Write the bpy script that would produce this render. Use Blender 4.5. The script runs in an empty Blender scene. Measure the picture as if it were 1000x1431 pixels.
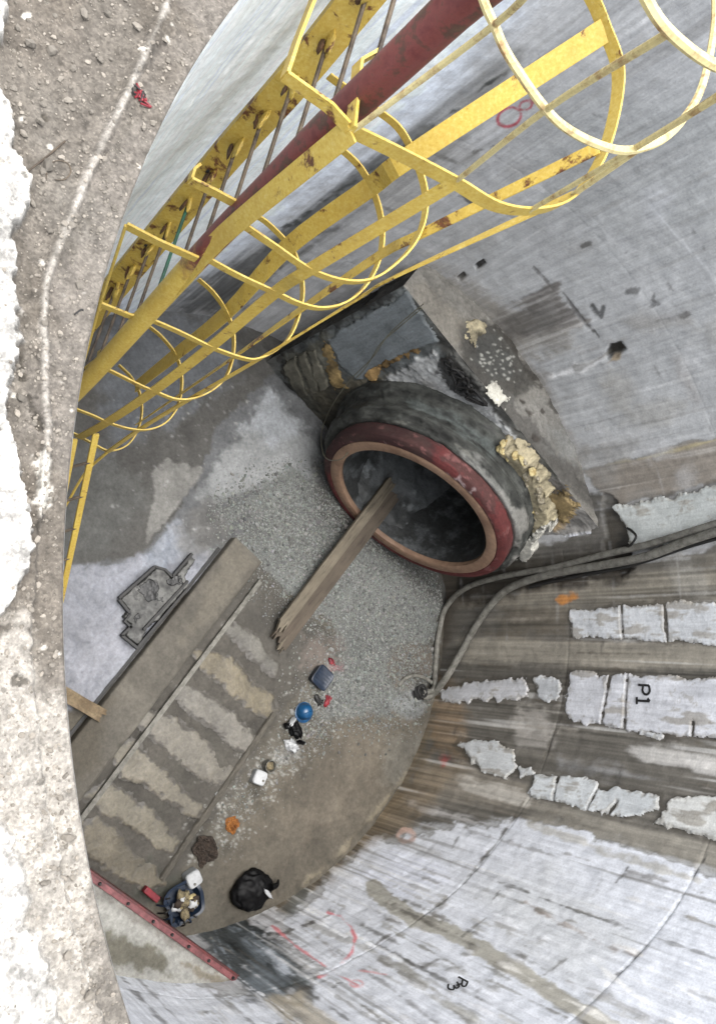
import bpy, math, random
import numpy as np
from mathutils import Vector, noise as mnoise

random.seed(7)
rng = np.random.default_rng(11)
sc = bpy.context.scene
COL = sc.collection

# ------------------------------------------------------------------ camera / world / sun / exposure
F_PX, CX, CY = 1179.85, 500.0, 715.5
CAM = np.array([-.672, -3.576, 8.0])
MROT = np.array([[.201789061, .979429004, 0.0],
                 [.800922141, -.165011784, .575582171],
                 [.563741873, -.116146186, -.817743948]])   # columns: image right, image down, viewing direction (world axes)
cam_d = bpy.data.cameras.new('camera')
cam = bpy.data.objects.new('camera', cam_d); COL.objects.link(cam)
cam_d.sensor_fit = 'VERTICAL'; cam_d.sensor_height = 36.0
cam_d.lens = 36.0 * F_PX / 1431.0
cam_d.clip_start = .05; cam_d.clip_end = 600
from mathutils import Matrix
rm = Matrix(((MROT[0, 0], -MROT[0, 1], -MROT[0, 2]), (MROT[1, 0], -MROT[1, 1], -MROT[1, 2]), (MROT[2, 0], -MROT[2, 1], -MROT[2, 2])))
cam.matrix_world = Matrix.Translation(Vector(CAM)) @ rm.to_4x4()
sc.camera = cam

SUN_EL, SUN_AZ = math.radians(83), math.radians(200)     # azimuth: direction the light comes from, in the xy plane
w = bpy.data.worlds.new('World'); sc.world = w; w.use_nodes = True
wn = w.node_tree; bg = wn.nodes['Background']
sky = wn.nodes.new('ShaderNodeTexSky'); sky.sky_type = 'NISHITA'; sky.sun_disc = False
sky.sun_elevation = SUN_EL; sky.sun_rotation = math.radians(90) - SUN_AZ
sky.dust_density = 4.0; sky.ozone_density = .6
hs = wn.nodes.new('ShaderNodeHueSaturation'); hs.inputs['Saturation'].default_value = .24   # thin overcast: a whiter sky
wn.links.new(sky.outputs[0], hs.inputs['Color']); wn.links.new(hs.outputs[0], bg.inputs[0]); bg.inputs[1].default_value = .15
sd_ = bpy.data.lights.new('sun', 'SUN'); sd_.energy = .9; sd_.angle = math.radians(60); sd_.color = (1, .97, .92)
sun = bpy.data.objects.new('sun', sd_); COL.objects.link(sun)
sv = Vector((math.cos(SUN_EL) * math.cos(SUN_AZ), math.cos(SUN_EL) * math.sin(SUN_AZ), math.sin(SUN_EL)))
sun.rotation_euler = sv.to_track_quat('Z', 'Y').to_euler(); sun.location = (0, 0, 30)
vs = sc.view_settings; vs.view_transform = 'Standard'; vs.look = 'None'; vs.gamma = 1; vs.use_curve_mapping = False
vs.exposure = 1.82
sc.cycles.max_bounces = 12; sc.cycles.diffuse_bounces = 8

# ------------------------------------------------------------------ geometry of the place
R = 3.104                       # shaft radius
RIM = 6.04                      # rim height above the shaft floor
ANG = math.radians(-53)         # tunnel axis in plan
NV = np.array([math.cos(ANG), math.sin(ANG), 0]); TV = np.array([-NV[1], NV[0], 0])
def nt(n, t, z=0.): return NV * n + TV * t + np.array([0, 0, z])

def ray(p): return MROT @ np.array([p[0] - CX, p[1] - CY, F_PX])
def at_z(p, z=0.):
    v = ray(p); return CAM + v * ((z - CAM[2]) / v[2])
def on_plane(p, P0, n):
    v = ray(p); return CAM + v * (((P0 - CAM) @ n) / (v @ n))
def on_wall(p, r=R):
    v = ray(p); a = v[0]**2 + v[1]**2; b = 2 * (CAM[0] * v[0] + CAM[1] * v[1]); c = CAM[0]**2 + CAM[1]**2 - r * r
    return CAM + v * ((-b + math.sqrt(max(b * b - 4 * a * c, 0))) / 2 / a)
def to_px(P):
    Q = (P - CAM) @ MROT
    zz = np.maximum(Q[..., 2], 1e-3)
    return CX + F_PX * Q[..., 0] / zz, CY + F_PX * Q[..., 1] / zz

def S(r, g, b, k=1.0):
    c = np.array([r, g, b]) / 255.0
    return np.where(c <= .04045, c / 12.92, ((c + .055) / 1.055) ** 2.4) * k

# ------------------------------------------------------------------ fields and painting on surface grids
def gfield(shape, si, sj, seed):
    g = np.random.default_rng(seed).standard_normal(shape)
    fi = np.fft.fftfreq(shape[0])[:, None]; fj = np.fft.fftfreq(shape[1])[None, :]
    k = np.exp(-2 * (math.pi**2) * ((fi * si)**2 + (fj * sj)**2))
    o = np.fft.ifft2(np.fft.fft2(g) * k).real
    return o / (o.std() + 1e-9)
def fbm(shape, s, seed, an=(1, 1)):
    o = 0; a = 1; t = 0
    for k in range(4):
        o = o + a * gfield(shape, max(s * an[0], .4), max(s * an[1], .4), seed + k * 17); t += a * a; a *= .6; s *= .45
    return o / math.sqrt(t)
def sstep(a, b, x):
    t = np.clip((x - a) / (b - a), 0, 1); return t * t * (3 - 2 * t)
def poly_sd(U, V, poly):
    """signed distance (px), positive inside"""
    P = np.array(poly, float); n = len(P)
    d = np.full(U.shape, 1e9); inside = np.zeros(U.shape, bool)
    for i in range(n):
        ax, ay = P[i]; bx, by = P[(i + 1) % n]
        ex, ey = bx - ax, by - ay
        t = np.clip(((U - ax) * ex + (V - ay) * ey) / (ex * ex + ey * ey + 1e-9), 0, 1)
        d = np.minimum(d, (U - ax - t * ex)**2 + (V - ay - t * ey)**2)
        c = ((ay > V) != (by > V)) & (U < (bx - ax) * (V - ay) / (by - ay + 1e-12) + ax)
        inside ^= c
    d = np.sqrt(d); return np.where(inside, d, -d)
def line_d(U, V, pts):
    d = np.full(U.shape, 1e9); P = np.array(pts, float)
    for i in range(len(P) - 1):
        ax, ay = P[i]; bx, by = P[i + 1]; ex, ey = bx - ax, by - ay
        t = np.clip(((U - ax) * ex + (V - ay) * ey) / (ex * ex + ey * ey + 1e-9), 0, 1)
        d = np.minimum(d, (U - ax - t * ex)**2 + (V - ay - t * ey)**2)
    return np.sqrt(d)

def ell_(cx, cy, rx, ry, rot=0.):
    return [(cx + rx * math.cos(a) * math.cos(rot) - ry * math.sin(a) * math.sin(rot), cy + rx * math.cos(a) * math.sin(rot) + ry * math.sin(a) * math.cos(rot)) for a in np.linspace(0, 6.283, 14)[:-1]]
class Surf:
    """a grid of points on a real surface; colour, wetness and relief are laid down at places read off the photograph"""
    def __init__(s, P, N, base, seed=1, streak=(1, 1), asp=(1, 1)):
        s.P = P; s.N = N; s.sh = P.shape[:2]
        s.col = np.tile(np.array(base, float), s.sh + (1,)); s.h = np.zeros(s.sh); s.wet = np.zeros(s.sh)
        s.U, s.V = to_px(P); s.seed = seed
        s.n1 = fbm(s.sh, 9, seed, asp); s.n2 = fbm(s.sh, 3.5, seed + 100, asp); s.st = fbm(s.sh, 5, seed + 200, streak)
        s.st2 = fbm(s.sh, 2.5, seed + 300, streak); s.keep = np.ones(s.sh, bool)
    def _bb(s, pts, m):
        q = np.array(pts, float); lo = q.min(0) - m; hi = q.max(0) + m
        k = (s.U > lo[0]) & (s.U < hi[0]) & (s.V > lo[1]) & (s.V < hi[1])
        if not k.any(): return None
        ii = np.where(k.any(1))[0]; jj = np.where(k.any(0))[0]
        return (slice(ii[0], ii[-1] + 1), slice(jj[0], jj[-1] + 1))
    def poly(s, pts, color, edge=2., rag=3., alpha=1., h=0., wet=None, stk=0., rim=None, grow=0.):
        b = s._bb(pts, edge * 2 + rag * 3 + 6)
        if b is None: return
        sd = poly_sd(s.U[b], s.V[b], pts) + grow + rag * (.6 * s.n2[b] + .5 * s.n1[b]) + stk * s.st[b]
        if rim is not None:
            m = sstep(-rim[1] - 1.5, -1, sd) * rim[2]; s.col[b] += (rim[0] - s.col[b]) * m[..., None]
        m = sstep(-edge, edge, sd) * alpha
        s.col[b] += (np.array(color) - s.col[b]) * m[..., None]
        if h: s.h[b] += h * sstep(-edge, edge, sd)
        if wet is not None: s.wet[b] += (wet - s.wet[b]) * m
    def line(s, pts, color, wd=2., edge=1.2, rag=.8, alpha=1., h=0., brk=0.):
        b = s._bb(pts, wd + edge * 2 + rag * 3 + 6)
        if b is None: return
        sd = wd / 2 - line_d(s.U[b], s.V[b], pts) + rag * s.n2[b]
        m = sstep(-edge, edge, sd) * alpha
        if brk: m = m * sstep(-brk, brk * .3 + .01, s.n1[b] + .35)
        s.col[b] += (np.array(color) - s.col[b]) * m[..., None]
        if h: s.h[b] += h * m
    def mul(s, f): s.col *= np.clip(f, .2, 3)[..., None]
    def tint(s, m, color):
        s.col += (np.asarray(color) - s.col) * np.clip(m, 0, 1)[..., None]

def raw_mesh(name, verts, faces, cols=None, wet=None, smooth=True):
    """verts (n,3); faces (m,k) int array"""
    me = bpy.data.meshes.new(name)
    nv, nf, k = len(verts), len(faces), faces.shape[1]
    me.vertices.add(nv); me.vertices.foreach_set('co', np.ascontiguousarray(verts, dtype=np.float32).ravel())
    me.loops.add(nf * k); me.loops.foreach_set('vertex_index', np.ascontiguousarray(faces, dtype=np.int32).ravel())
    me.polygons.add(nf)
    me.polygons.foreach_set('loop_start', np.arange(0, nf * k, k, dtype=np.int32))
    me.polygons.foreach_set('loop_total', np.full(nf, k, dtype=np.int32))
    me.polygons.foreach_set('use_smooth', np.full(nf, smooth, dtype=bool))
    me.update(calc_edges=True)
    if cols is not None:
        a = me.color_attributes.new('Col', 'FLOAT_COLOR', 'POINT')
        c = np.ones((nv, 4), np.float32); c[:, :3] = np.clip(cols, .004, .92); a.data.foreach_set('color', c.ravel())
    if wet is not None:
        a = me.attributes.new('Wet', 'FLOAT', 'POINT'); a.data.foreach_set('value', np.ascontiguousarray(wet, dtype=np.float32).ravel())
    me.validate()
    return me
def grid_faces(ni, nj, keep=None, base=0):
    i, j = np.meshgrid(np.arange(ni - 1), np.arange(nj - 1), indexing='ij')
    a = i * nj + j
    f = np.stack([a, a + nj, a + nj + 1, a + 1], -1)
    if keep is not None:
        k = keep[:-1, :-1] & keep[1:, :-1] & keep[:-1, 1:] & keep[1:, 1:]
        f = f[k]
    return f.reshape(-1, 4) + base
def compact(v, f, *arrs):
    u = np.unique(f); mp = np.full(len(v), -1); mp[u] = np.arange(len(u))
    return [v[u], mp[f]] + [a[u] for a in arrs]
def surf_obj(name, surfs, mat, parent=None, rows=None):
    V, Fa, C, W = [], [], [], []; base = 0
    for s in surfs:
        P = (s.P + s.N * s.h[..., None])
        sl = slice(None) if rows is None else rows
        P = P[:, sl]; c = s.col[:, sl]; wt = s.wet[:, sl]; kp = s.keep[:, sl]
        ni, nj = P.shape[:2]
        V.append(P.reshape(-1, 3)); C.append(c.reshape(-1, 3)); W.append(wt.reshape(-1)); Fa.append(grid_faces(ni, nj, kp, base)); base += ni * nj
    v, f, c, wt = compact(np.concatenate(V), np.concatenate(Fa), np.concatenate(C), np.concatenate(W))
    return link(name, raw_mesh(name, v, f, c, wt), mat, parent)
def link(name, me, mat=None, parent=None):
    o = bpy.data.objects.new(name, me); COL.objects.link(o)
    if mat is not None and not me.materials: me.materials.append(mat)
    if parent is not None: o.parent = parent
    return o
def tag(o, label=None, cat=None, group=None, kind=None):
    if label: o['label'] = label
    if cat: o['category'] = cat
    if group: o['group'] = group
    if kind: o['kind'] = kind
    return o
def thing(name, label, cat, group=None, loc=None):
    o = bpy.data.objects.new(name, None); COL.objects.link(o); o.empty_display_size = .1
    return tag(o, label, cat, group)

class MB:
    """collects swept bars, boxes and lumps into ONE mesh"""
    def __init__(s): s.v = []; s.f = []; s.n = 0
    def add(s, v, f):
        for q in f: s.f.append([a + s.n for a in q])
        s.v += [tuple(map(float, p)) for p in v]; s.n += len(v)
    def sweep(s, path, sec, up=(0, 0, 1), cap=True, scale=None):
        P = np.array(path, float); n = len(P); sec = np.array(sec, float); m = len(sec)
        T = np.gradient(P, axis=0); T /= np.linalg.norm(T, axis=1)[:, None] + 1e-12
        ups = np.array(up, float); ups = np.tile(ups, (n, 1)) if ups.ndim == 1 else ups
        Sx = np.cross(T, ups); Sx /= np.linalg.norm(Sx, axis=1)[:, None] + 1e-12; Ux = np.cross(Sx, T)
        v = []; f = []
        for i in range(n):
            k = 1 if scale is None else scale[i]
            for a, b in sec: v.append(P[i] + Sx[i] * a * k + Ux[i] * b * k)
        for i in range(n - 1):
            for j in range(m):
                f.append([i * m + j, i * m + (j + 1) % m, (i + 1) * m + (j + 1) % m, (i + 1) * m + j])
        if cap: f.append(list(range(m))[::-1]); f.append([(n - 1) * m + j for j in range(m)])
        s.add(v, f)
    def tube(s, path, r, k=8, up=(0.13, .21, .97), scale=None):
        s.sweep(path, [(r * math.cos(2 * math.pi * a / k), r * math.sin(2 * math.pi * a / k)) for a in range(k)], up, True, scale)
    def bar(s, path, wd, th, up=(0, 0, 1)):
        s.sweep(path, [(-wd / 2, -th / 2), (wd / 2, -th / 2), (wd / 2, th / 2), (-wd / 2, th / 2)], up)
    def box(s, c, ax, ay, az):
        c = np.array(c, float); ax, ay, az = [np.array(q, float) / 2 for q in (ax, ay, az)]
        v = [c + ax * i + ay * j + az * k for k in (-1, 1) for j in (-1, 1) for i in (-1, 1)]
        s.add(v, [[0, 2, 3, 1], [4, 5, 7, 6], [0, 1, 5, 4], [2, 6, 7, 3], [0, 4, 6, 2], [1, 3, 7, 5]])
    def lathe(s, prof, c=(0, 0, 0), k=20, ax=None, sq=None):
        """prof (r,h) round axis; ax=(u,v,w) axes; sq = superellipse exponent for rounded squares"""
        u, v_, w_ = ax if ax is not None else (np.array([1, 0, 0]), np.array([0, 1, 0]), np.array([0, 0, 1]))
        c = np.array(c, float); V = []; f = []
        for r, h in prof:
            for a in range(k):
                t = 2 * math.pi * a / k; x, y = math.cos(t), math.sin(t)
                q = 1 if sq is None else (abs(x)**sq + abs(y)**sq) ** (-1 / sq)
                V.append(c + u * (r * q * x) + v_ * (r * q * y) + w_ * h)
        for i in range(len(prof) - 1):
            for a in range(k): f.append([i * k + a, i * k + (a + 1) % k, (i + 1) * k + (a + 1) % k, (i + 1) * k + a])
        if prof[0][0] > 1e-5: f.append(list(range(k))[::-1])
        if prof[-1][0] > 1e-5: f.append([(len(prof) - 1) * k + a for a in range(k)])
        s.add(V, f)
    def build(s, name, mat, parent=None, smooth=False, bevel=0., ang=35):
        me = bpy.data.meshes.new(name); me.from_pydata(s.v, [], s.f); me.update()
        if smooth:
            me.polygons.foreach_set('use_smooth', [True] * len(me.polygons)); me.set_sharp_from_angle(angle=math.radians(ang))
        o = link(name, me, mat, parent)
        if bevel:
            b = o.modifiers.new('bevel', 'BEVEL'); b.width = bevel; b.segments = 2; b.limit_method = 'ANGLE'; b.angle_limit = math.radians(40)
        return o
def smooth_path(pts, n=6):
    P = [np.array(p, float) for p in pts]; P = [2 * P[0] - P[1]] + P + [2 * P[-1] - P[-2]]; o = []
    for i in range(1, len(P) - 2):
        a, b, c, d = P[i - 1:i + 3]
        for k in range(n):
            t = k / n; o.append(.5 * (2 * b + (c - a) * t + (2 * a - 5 * b + 4 * c - d) * t * t + (3 * b - a - 3 * c + d) * t**3))
    o.append(P[-2]); return np.array(o)

# ------------------------------------------------------------------ materials
def new_mat(name):
    m = bpy.data.materials.new(name); m.use_nodes = True
    t = m.node_tree; return m, t, t.nodes['Principled BSDF']
def N(t, typ, **kw):
    n = t.nodes.new(typ)
    for k, v in kw.items(): setattr(n, k, v)
    return n
def ramp(t, src, stops):
    r = N(t, 'ShaderNodeValToRGB'); t.links.new(src, r.inputs[0]); e = r.color_ramp.elements
    while len(e) < len(stops): e.new(.5)
    for q, (p, c) in zip(e, stops): q.position = p; q.color = (*c, 1) if len(c) == 3 else c
    return r.outputs[0]
def noise_n(t, scale, vec=None, detail=6, rough=.6, dist=0.):
    n = N(t, 'ShaderNodeTexNoise'); n.inputs['Scale'].default_value = scale; n.inputs['Detail'].default_value = detail
    n.inputs['Roughness'].default_value = rough; n.inputs['Distortion'].default_value = dist
    if vec is not None: t.links.new(vec, n.inputs['Vector'])
    return n.outputs['Fac']
def mixc(t, a, b, fac, mode='MIX'):
    m = N(t, 'ShaderNodeMix', data_type='RGBA', blend_type=mode)
    for i, s in ((6, a), (7, b), (0, fac)):
        if hasattr(s, 'is_linked') or isinstance(s, bpy.types.NodeSocket): t.links.new(s, m.inputs[i])
        elif i == 0: m.inputs[0].default_value = s
        else: m.inputs[i].default_value = (*s, 1)
    return m.outputs[2]
def coords(t, scale=(1, 1, 1)):
    c = N(t, 'ShaderNodeTexCoord'); mp = N(t, 'ShaderNodeMapping'); mp.inputs['Scale'].default_value = scale
    t.links.new(c.outputs['Object'], mp.inputs[0]); return mp.outputs[0]
def bump(t, b, h, strength, dist=.01):
    n = N(t, 'ShaderNodeBump'); n.inputs['Strength'].default_value = strength; n.inputs['Distance'].default_value = dist
    t.links.new(h, n.inputs['Height']); t.links.new(n.outputs[0], b.inputs['Normal']); return n
def painted(name, fine=60., lo=.80, hi=1.18, streak=(1, 1, .12), streak_amt=.25, pits=0., bmp=.5, bdist=.006, rough=.85, wet_rough=.25, speck=0.):
    """surface whose colour comes from the painted map on its own points plus grain"""
    m, t, b = new_mat(name)
    a = N(t, 'ShaderNodeAttribute', attribute_name='Col'); wt = N(t, 'ShaderNodeAttribute', attribute_name='Wet')
    f = noise_n(t, fine, coords(t), 8, .65); s = noise_n(t, 22, coords(t, streak), 6, .65)
    c1 = ramp(t, f, [(.25, (lo,) * 3), (.75, (hi,) * 3)])
    k = streak_amt; c2 = ramp(t, s, [(.3, (1 - k,) * 3), (.7, (1 + k * .6,) * 3)])
    c = mixc(t, mixc(t, a.outputs['Color'], c1, 1., 'MULTIPLY'), c2, 1., 'MULTIPLY')
    if pits:
        v = N(t, 'ShaderNodeTexVoronoi'); v.inputs['Scale'].default_value = 46; t.links.new(coords(t), v.inputs['Vector'])
        pm = ramp(t, v.outputs['Distance'], [(0., (1, 1, 1)), (.10, (1, 1, 1)), (.16, (0, 0, 0))])
        gate = ramp(t, noise_n(t, 7, coords(t), 3), [(.55, (0, 0, 0)), (.68, (1, 1, 1))])
        c = mixc(t, c, (.07, .068, .062), mixc(t, (0, 0, 0), mixc(t, pm, gate, 1., 'MULTIPLY'), pits))
    if speck:
        v2 = N(t, 'ShaderNodeTexVoronoi'); v2.inputs['Scale'].default_value = 170; t.links.new(coords(t), v2.inputs['Vector'])
        vv = ramp(t, v2.outputs['Color'], [(.0, (1 - speck,) * 3), (.5, (1, 1, 1)), (1., (1 + speck,) * 3)])
        c = mixc(t, c, vv, 1., 'MULTIPLY')
    t.links.new(c, b.inputs['Base Color'])
    rr = N(t, 'ShaderNodeMapRange'); t.links.new(wt.outputs['Fac'], rr.inputs[0]); rr.inputs[3].default_value = rough; rr.inputs[4].default_value = wet_rough
    t.links.new(rr.outputs[0], b.inputs['Roughness']); b.inputs['Specular IOR Level'].default_value = .35
    ad = N(t, 'ShaderNodeMath', operation='ADD'); t.links.new(f, ad.inputs[0]); t.links.new(s, ad.inputs[1]); bump(t, b, ad.outputs[0], bmp, bdist)
    return m
def simple(name, col, col2=None, scale=30., rough=.6, metal=0., bmp=.2, bdist=.004, thr=(.4, .65), stretch=(1, 1, 1), spec=.5, grain=.12):
    m, t, b = new_mat(name); v = coords(t, stretch); col = np.array(col) * KS; col2 = None if col2 is None else np.array(col2) * KS
    n1 = noise_n(t, scale, v, 7, .65); n2 = noise_n(t, scale * 5, v, 4, .6)
    c = ramp(t, n1, [(thr[0], tuple(col)), (thr[1], tuple(col2 if col2 is not None else np.array(col) * .75))])
    c = mixc(t, c, ramp(t, n2, [(.3, (1 - grain,) * 3), (.7, (1 + grain,) * 3)]), 1., 'MULTIPLY')
    t.links.new(c, b.inputs['Base Color']); b.inputs['Roughness'].default_value = rough; b.inputs['Metallic'].default_value = metal
    b.inputs['Specular IOR Level'].default_value = spec
    if bmp: bump(t, b, n1, bmp, bdist)
    return m
def S2(*c): return S(*c, .72)
def yellow_paint(name, rust_lo=.60, red_top=None):
    m, t, b = new_mat(name); v = coords(t)
    n1 = noise_n(t, 9, v, 8, .7, .4); n2 = noise_n(t, 60, v, 5, .7)
    c = ramp(t, n2, [(.3, tuple(S2(200, 166, 62))), (.55, tuple(S2(218, 190, 92))), (.8, tuple(S2(230, 212, 140)))])
    dirt = ramp(t, noise_n(t, 3.2, v, 6, .7), [(.42, (0, 0, 0)), (.75, (.55, .55, .55))])
    c = mixc(t, c, tuple(S2(170, 136, 62)), dirt)
    if red_top is not None:
        g = N(t, 'ShaderNodeSeparateXYZ'); t.links.new(v, g.inputs[0])
        ad = N(t, 'ShaderNodeMath', operation='MULTIPLY_ADD'); t.links.new(n1, ad.inputs[0]); ad.inputs[1].default_value = 1.5; t.links.new(g.outputs[2], ad.inputs[2])
        mk = N(t, 'ShaderNodeMapRange'); t.links.new(ad.outputs[0], mk.inputs[0]); mk.inputs[1].default_value = red_top + .62; mk.inputs[2].default_value = red_top + .95
        redc = ramp(t, noise_n(t, 14, v, 6, .7), [(.35, tuple(S2(104, 46, 46))), (.5, tuple(S2(122, 62, 58))), (.6, tuple(S2(84, 56, 46))), (.75, tuple(S2(100, 76, 58)))])
        c = mixc(t, c, redc, mk.outputs[0])
    rm_ = ramp(t, n1, [(rust_lo, (0, 0, 0)), (rust_lo + .07, (1, 1, 1))])
    c = mixc(t, c, ramp(t, n2, [(.3, tuple(S2(70, 40, 26))), (.7, tuple(S2(128, 78, 44)))]), rm_)
    t.links.new(c, b.inputs['Base Color']); b.inputs['Roughness'].default_value = .5; bump(t, b, n1, .3, .004)
    return m

KS = .44   # photograph tone -> albedo for loose objects
M_wall = painted('shaft_concrete', 55, .82, 1.15, (1, 1, .07), .20, pits=.5, bmp=.45)
M_floor = painted('floor_concrete', 40, .8, 1.18, (1, 1, 1), .22, pits=.35, bmp=.5, bdist=.008, rough=.8, wet_rough=.22)
M_block = painted('headwall_concrete', 45, .75, 1.2, (1, 1, .2), .25, pits=.5, bmp=.6, bdist=.008)
M_ground = painted('rim_ground', 150, .72, 1.24, (1, 1, 1), .18, pits=0, bmp=.5, bdist=.004, rough=.95, speck=.3)
M_yel = yellow_paint('yellow_paint'); M_yelrust = yellow_paint('worn_yellow_paint', .55); M_pipe = yellow_paint('red_and_yellow_paint', .66, red_top=4.45)
M_rebar = simple('rusty_rebar', S(236, 220, 160) * 1.5, S(190, 150, 100) * 1.2, 18, .6, 0, .5, thr=(.5, .68))
M_rung = simple('grimy_rung', S(128, 112, 92), S(70, 58, 48), 12, .6, .2)
M_green = simple('green_rung_paint', S(40, 120, 92), S(30, 80, 64), 20, .5)
M_red = simple('red_oxide_paint', S(128, 52, 52), S(84, 42, 40), 7, .55, 0, .35, thr=(.42, .62), grain=.25)
M_tan = simple('tan_ring_face', S(188, 154, 128), S(150, 116, 94), 4, .6, 0, .2, thr=(.42, .68), grain=.16)
M_liner = simple('sooty_tunnel_lining', S(66, 68, 68), S(116, 120, 122), 5, .55, 0, .8, .02, thr=(.48, .62), grain=.4)
M_muck = simple('black_muck', S(34, 35, 34), S(92, 98, 100), 9, .6, 0, 1., .03, thr=(.5, .62), grain=.5)
M_collar = simple('blackened_mortar', S(58, 60, 58), S(104, 104, 98), 2.2, .75, 0, .5, .01, thr=(.46, .72), grain=.3)
M_foam = simple('yellow_foam', S(214, 200, 150) * 1.35, S(172, 150, 98) * 1.3, 22, .9, 0, .8, .02, thr=(.4, .6), grain=.25)
M_white = simple('white_mortar', S(222, 220, 210), S(176, 174, 164), 24, .9, 0, .6, .01)
M_steel = simple('dull_blue_steel', S(92, 100, 106), S(72, 76, 78), 4, .6, .2, .2, grain=.15)
M_rust = simple('rust', S(122, 84, 50), S(84, 66, 50), 10, .85, 0, .6, .006, stretch=(1, 1, 1), grain=.3)
M_mesh = simple('black_rubber', S(28, 28, 28), S(48, 46, 44), 12, .6)
M_wood = simple('weathered_wood', S(168, 148, 116), S(118, 98, 72), 7, .85, 0, .6, .006, thr=(.36, .64), grain=.25)
M_woodred = simple('stained_wood', S(130, 108, 84), S(104, 72, 58), 6, .85, 0, .6, .006, thr=(.4, .62), grain=.25)
M_hose = simple('dusty_hose', S(140, 138, 130) * 1.35, S(98, 96, 88) * 1.3, 14, .8, 0, .4, .004)
M_wire = simple('pale_wire', S(150, 148, 128), S(120, 116, 96), 10, .5)
M_navy = simple('navy_plastic', S(36, 54, 78), S(28, 42, 62), 12, .45, 0, .1)
M_blue = simple('blue_plastic', S(30, 98, 150), S(24, 76, 120), 10, .3, 0, .1)
M_whiteP = simple('white_plastic', S(232, 234, 236), S(205, 208, 210), 8, .4, 0, .1)
M_paleP = simple('translucent_plastic', S(188, 192, 194), S(165, 170, 172), 8, .4, 0, .1)
M_bag = simple('black_bag', S(14, 14, 16), S(17, 17, 19), 9, .55, 0, .35, .01, spec=.16)
M_brown = simple('brown_cloth', S(74, 60, 48), S(52, 42, 34), 16, .9, 0, .6, .01)
M_orange = simple('orange_cloth', S(184, 118, 50), S(140, 84, 34), 24, .9, 0, .7, .01)
M_redp = simple('red_plastic', S(168, 36, 52), S(120, 24, 40), 14, .6)
M_junk = simple('mixed_rubbish', S(170, 156, 120), S(96, 84, 66), 34, .9, 0, .8, .01)
M_stone = painted('gravel_stone', 90, .75, 1.2, (1, 1, 1), .1, bmp=.3, bdist=.003)
M_black = simple('black_marking', S(34, 34, 36), S(52, 52, 54), 60, .8, grain=.3)
M_redmark = simple('red_marking', S(190, 96, 96), S(200, 140, 136), 60, .8, grain=.3)
M_oily = painted('oily_plate', 60, .8, 1.2, (1, 1, 1), .2, bmp=.3, rough=.5)

KW = 1.25   # photograph tone -> wall albedo
KF = .42

# ------------------------------------------------------------------ the shaft wall
A0, A1 = math.radians(-62), math.radians(238)
NA, NZ = 1700, 330
th = np.linspace(A0, A1, NA)[:, None]; zz = np.linspace(-.08, RIM, NZ)[None, :]
# the three casting joints wander a little round the shaft
td = np.degrees(th); zw = [np.interp(td, [-62, 0, 10, 20, 40, 63, 240], [1.5, 1.55, 1.63, 1.74, 1.92, 1.98, 1.98]), np.interp(td, [-62, 0, 11, 17, 28, 36, 70, 240], [3.55, 3.6, 3.67, 3.70, 3.81, 3.86, 3.95, 4.0])]
kn = [np.full_like(td, -.08), zw[0], zw[1], np.full_like(td, 5.7), np.full_like(td, RIM)]; ref = [-.08, 1.80, 3.76, 5.7, RIM]
zwp = np.zeros((NA, NZ))
for k in range(4):
    q = np.clip((zz - ref[k]) / (ref[k + 1] - ref[k]), 0, 1); inr = (zz >= ref[k] - 1e-9) & (zz <= ref[k + 1] + 1e-9)
    zwp = np.where(inr, kn[k] + (kn[k + 1] - kn[k]) * q, zwp)
P = np.stack([R * np.cos(th) + 0 * zz, R * np.sin(th) + 0 * zz, zwp], -1)
Nn = np.stack([-np.cos(th) + 0 * zz, -np.sin(th) + 0 * zz, 0 * zz + 0 * th], -1)
W = Surf(P, Nn, S(160, 161, 162, KW), 5, (1.5, 14), (1.35, .75))
f3, f4, f5 = gfield(W.sh, .6, 45, 901), gfield(W.sh, 1.3, 22, 902), gfield(W.sh, 30, 40, 903)
W.mul(1 + .05 * W.n1 + .06 * W.st + .03 * W.n2)
G = lambda *c: S(*c, KW)
# large zones
W.poly([(340, -60), (0, 0), (60, 300), (60, 450), (235, 440), (330, 360), (480, 235), (610, 130), (760, -60)], S(200, 208, 219, 1.5), 40, 8, stk=6)  # sky light near the rim painted in as a paler, bluer wall
W.poly([(600, 300), (760, 330), (1020, 330), (1020, 620), (820, 650), (690, 440)], G(150, 152, 153), 40, 10, .7)
W.poly([(760, 150), (1020, 120), (1020, 330), (700, 340)], G(140, 142, 142), 60, 12, .8)
W.poly([(590, 360), (660, 400), (700, 440), (790, 470), (720, 500), (650, 470), (600, 420)], G(140, 136, 128), 22, 10, .8)
# long dark crack and stain behind the ladder
W.poly([(724, 84), (690, 105), (620, 160), (540, 222), (470, 268), (380, 325), (300, 372), (200, 440), (300, 452), (372, 400), (430, 352), (490, 300), (560, 240), (640, 182), (700, 130)],
       G(112, 112, 110), 12, 5, .75, stk=9)
W.line([(722, 88), (680, 118), (610, 172), (545, 222), (480, 262), (400, 318)], G(48, 50, 48), 4, 3, 3, .9, brk=.9)
W.line([(700, 125), (640, 170), (560, 225), (470, 300)], G(70, 70, 68), 5, 3, 3, .7, brk=.8)
W.poly([(470, 265), (560, 215), (600, 200), (560, 240), (490, 300), (430, 352), (330, 430), (240, 445), (300, 385)], G(60, 62, 62), 14, 6, .7, stk=10)
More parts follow.
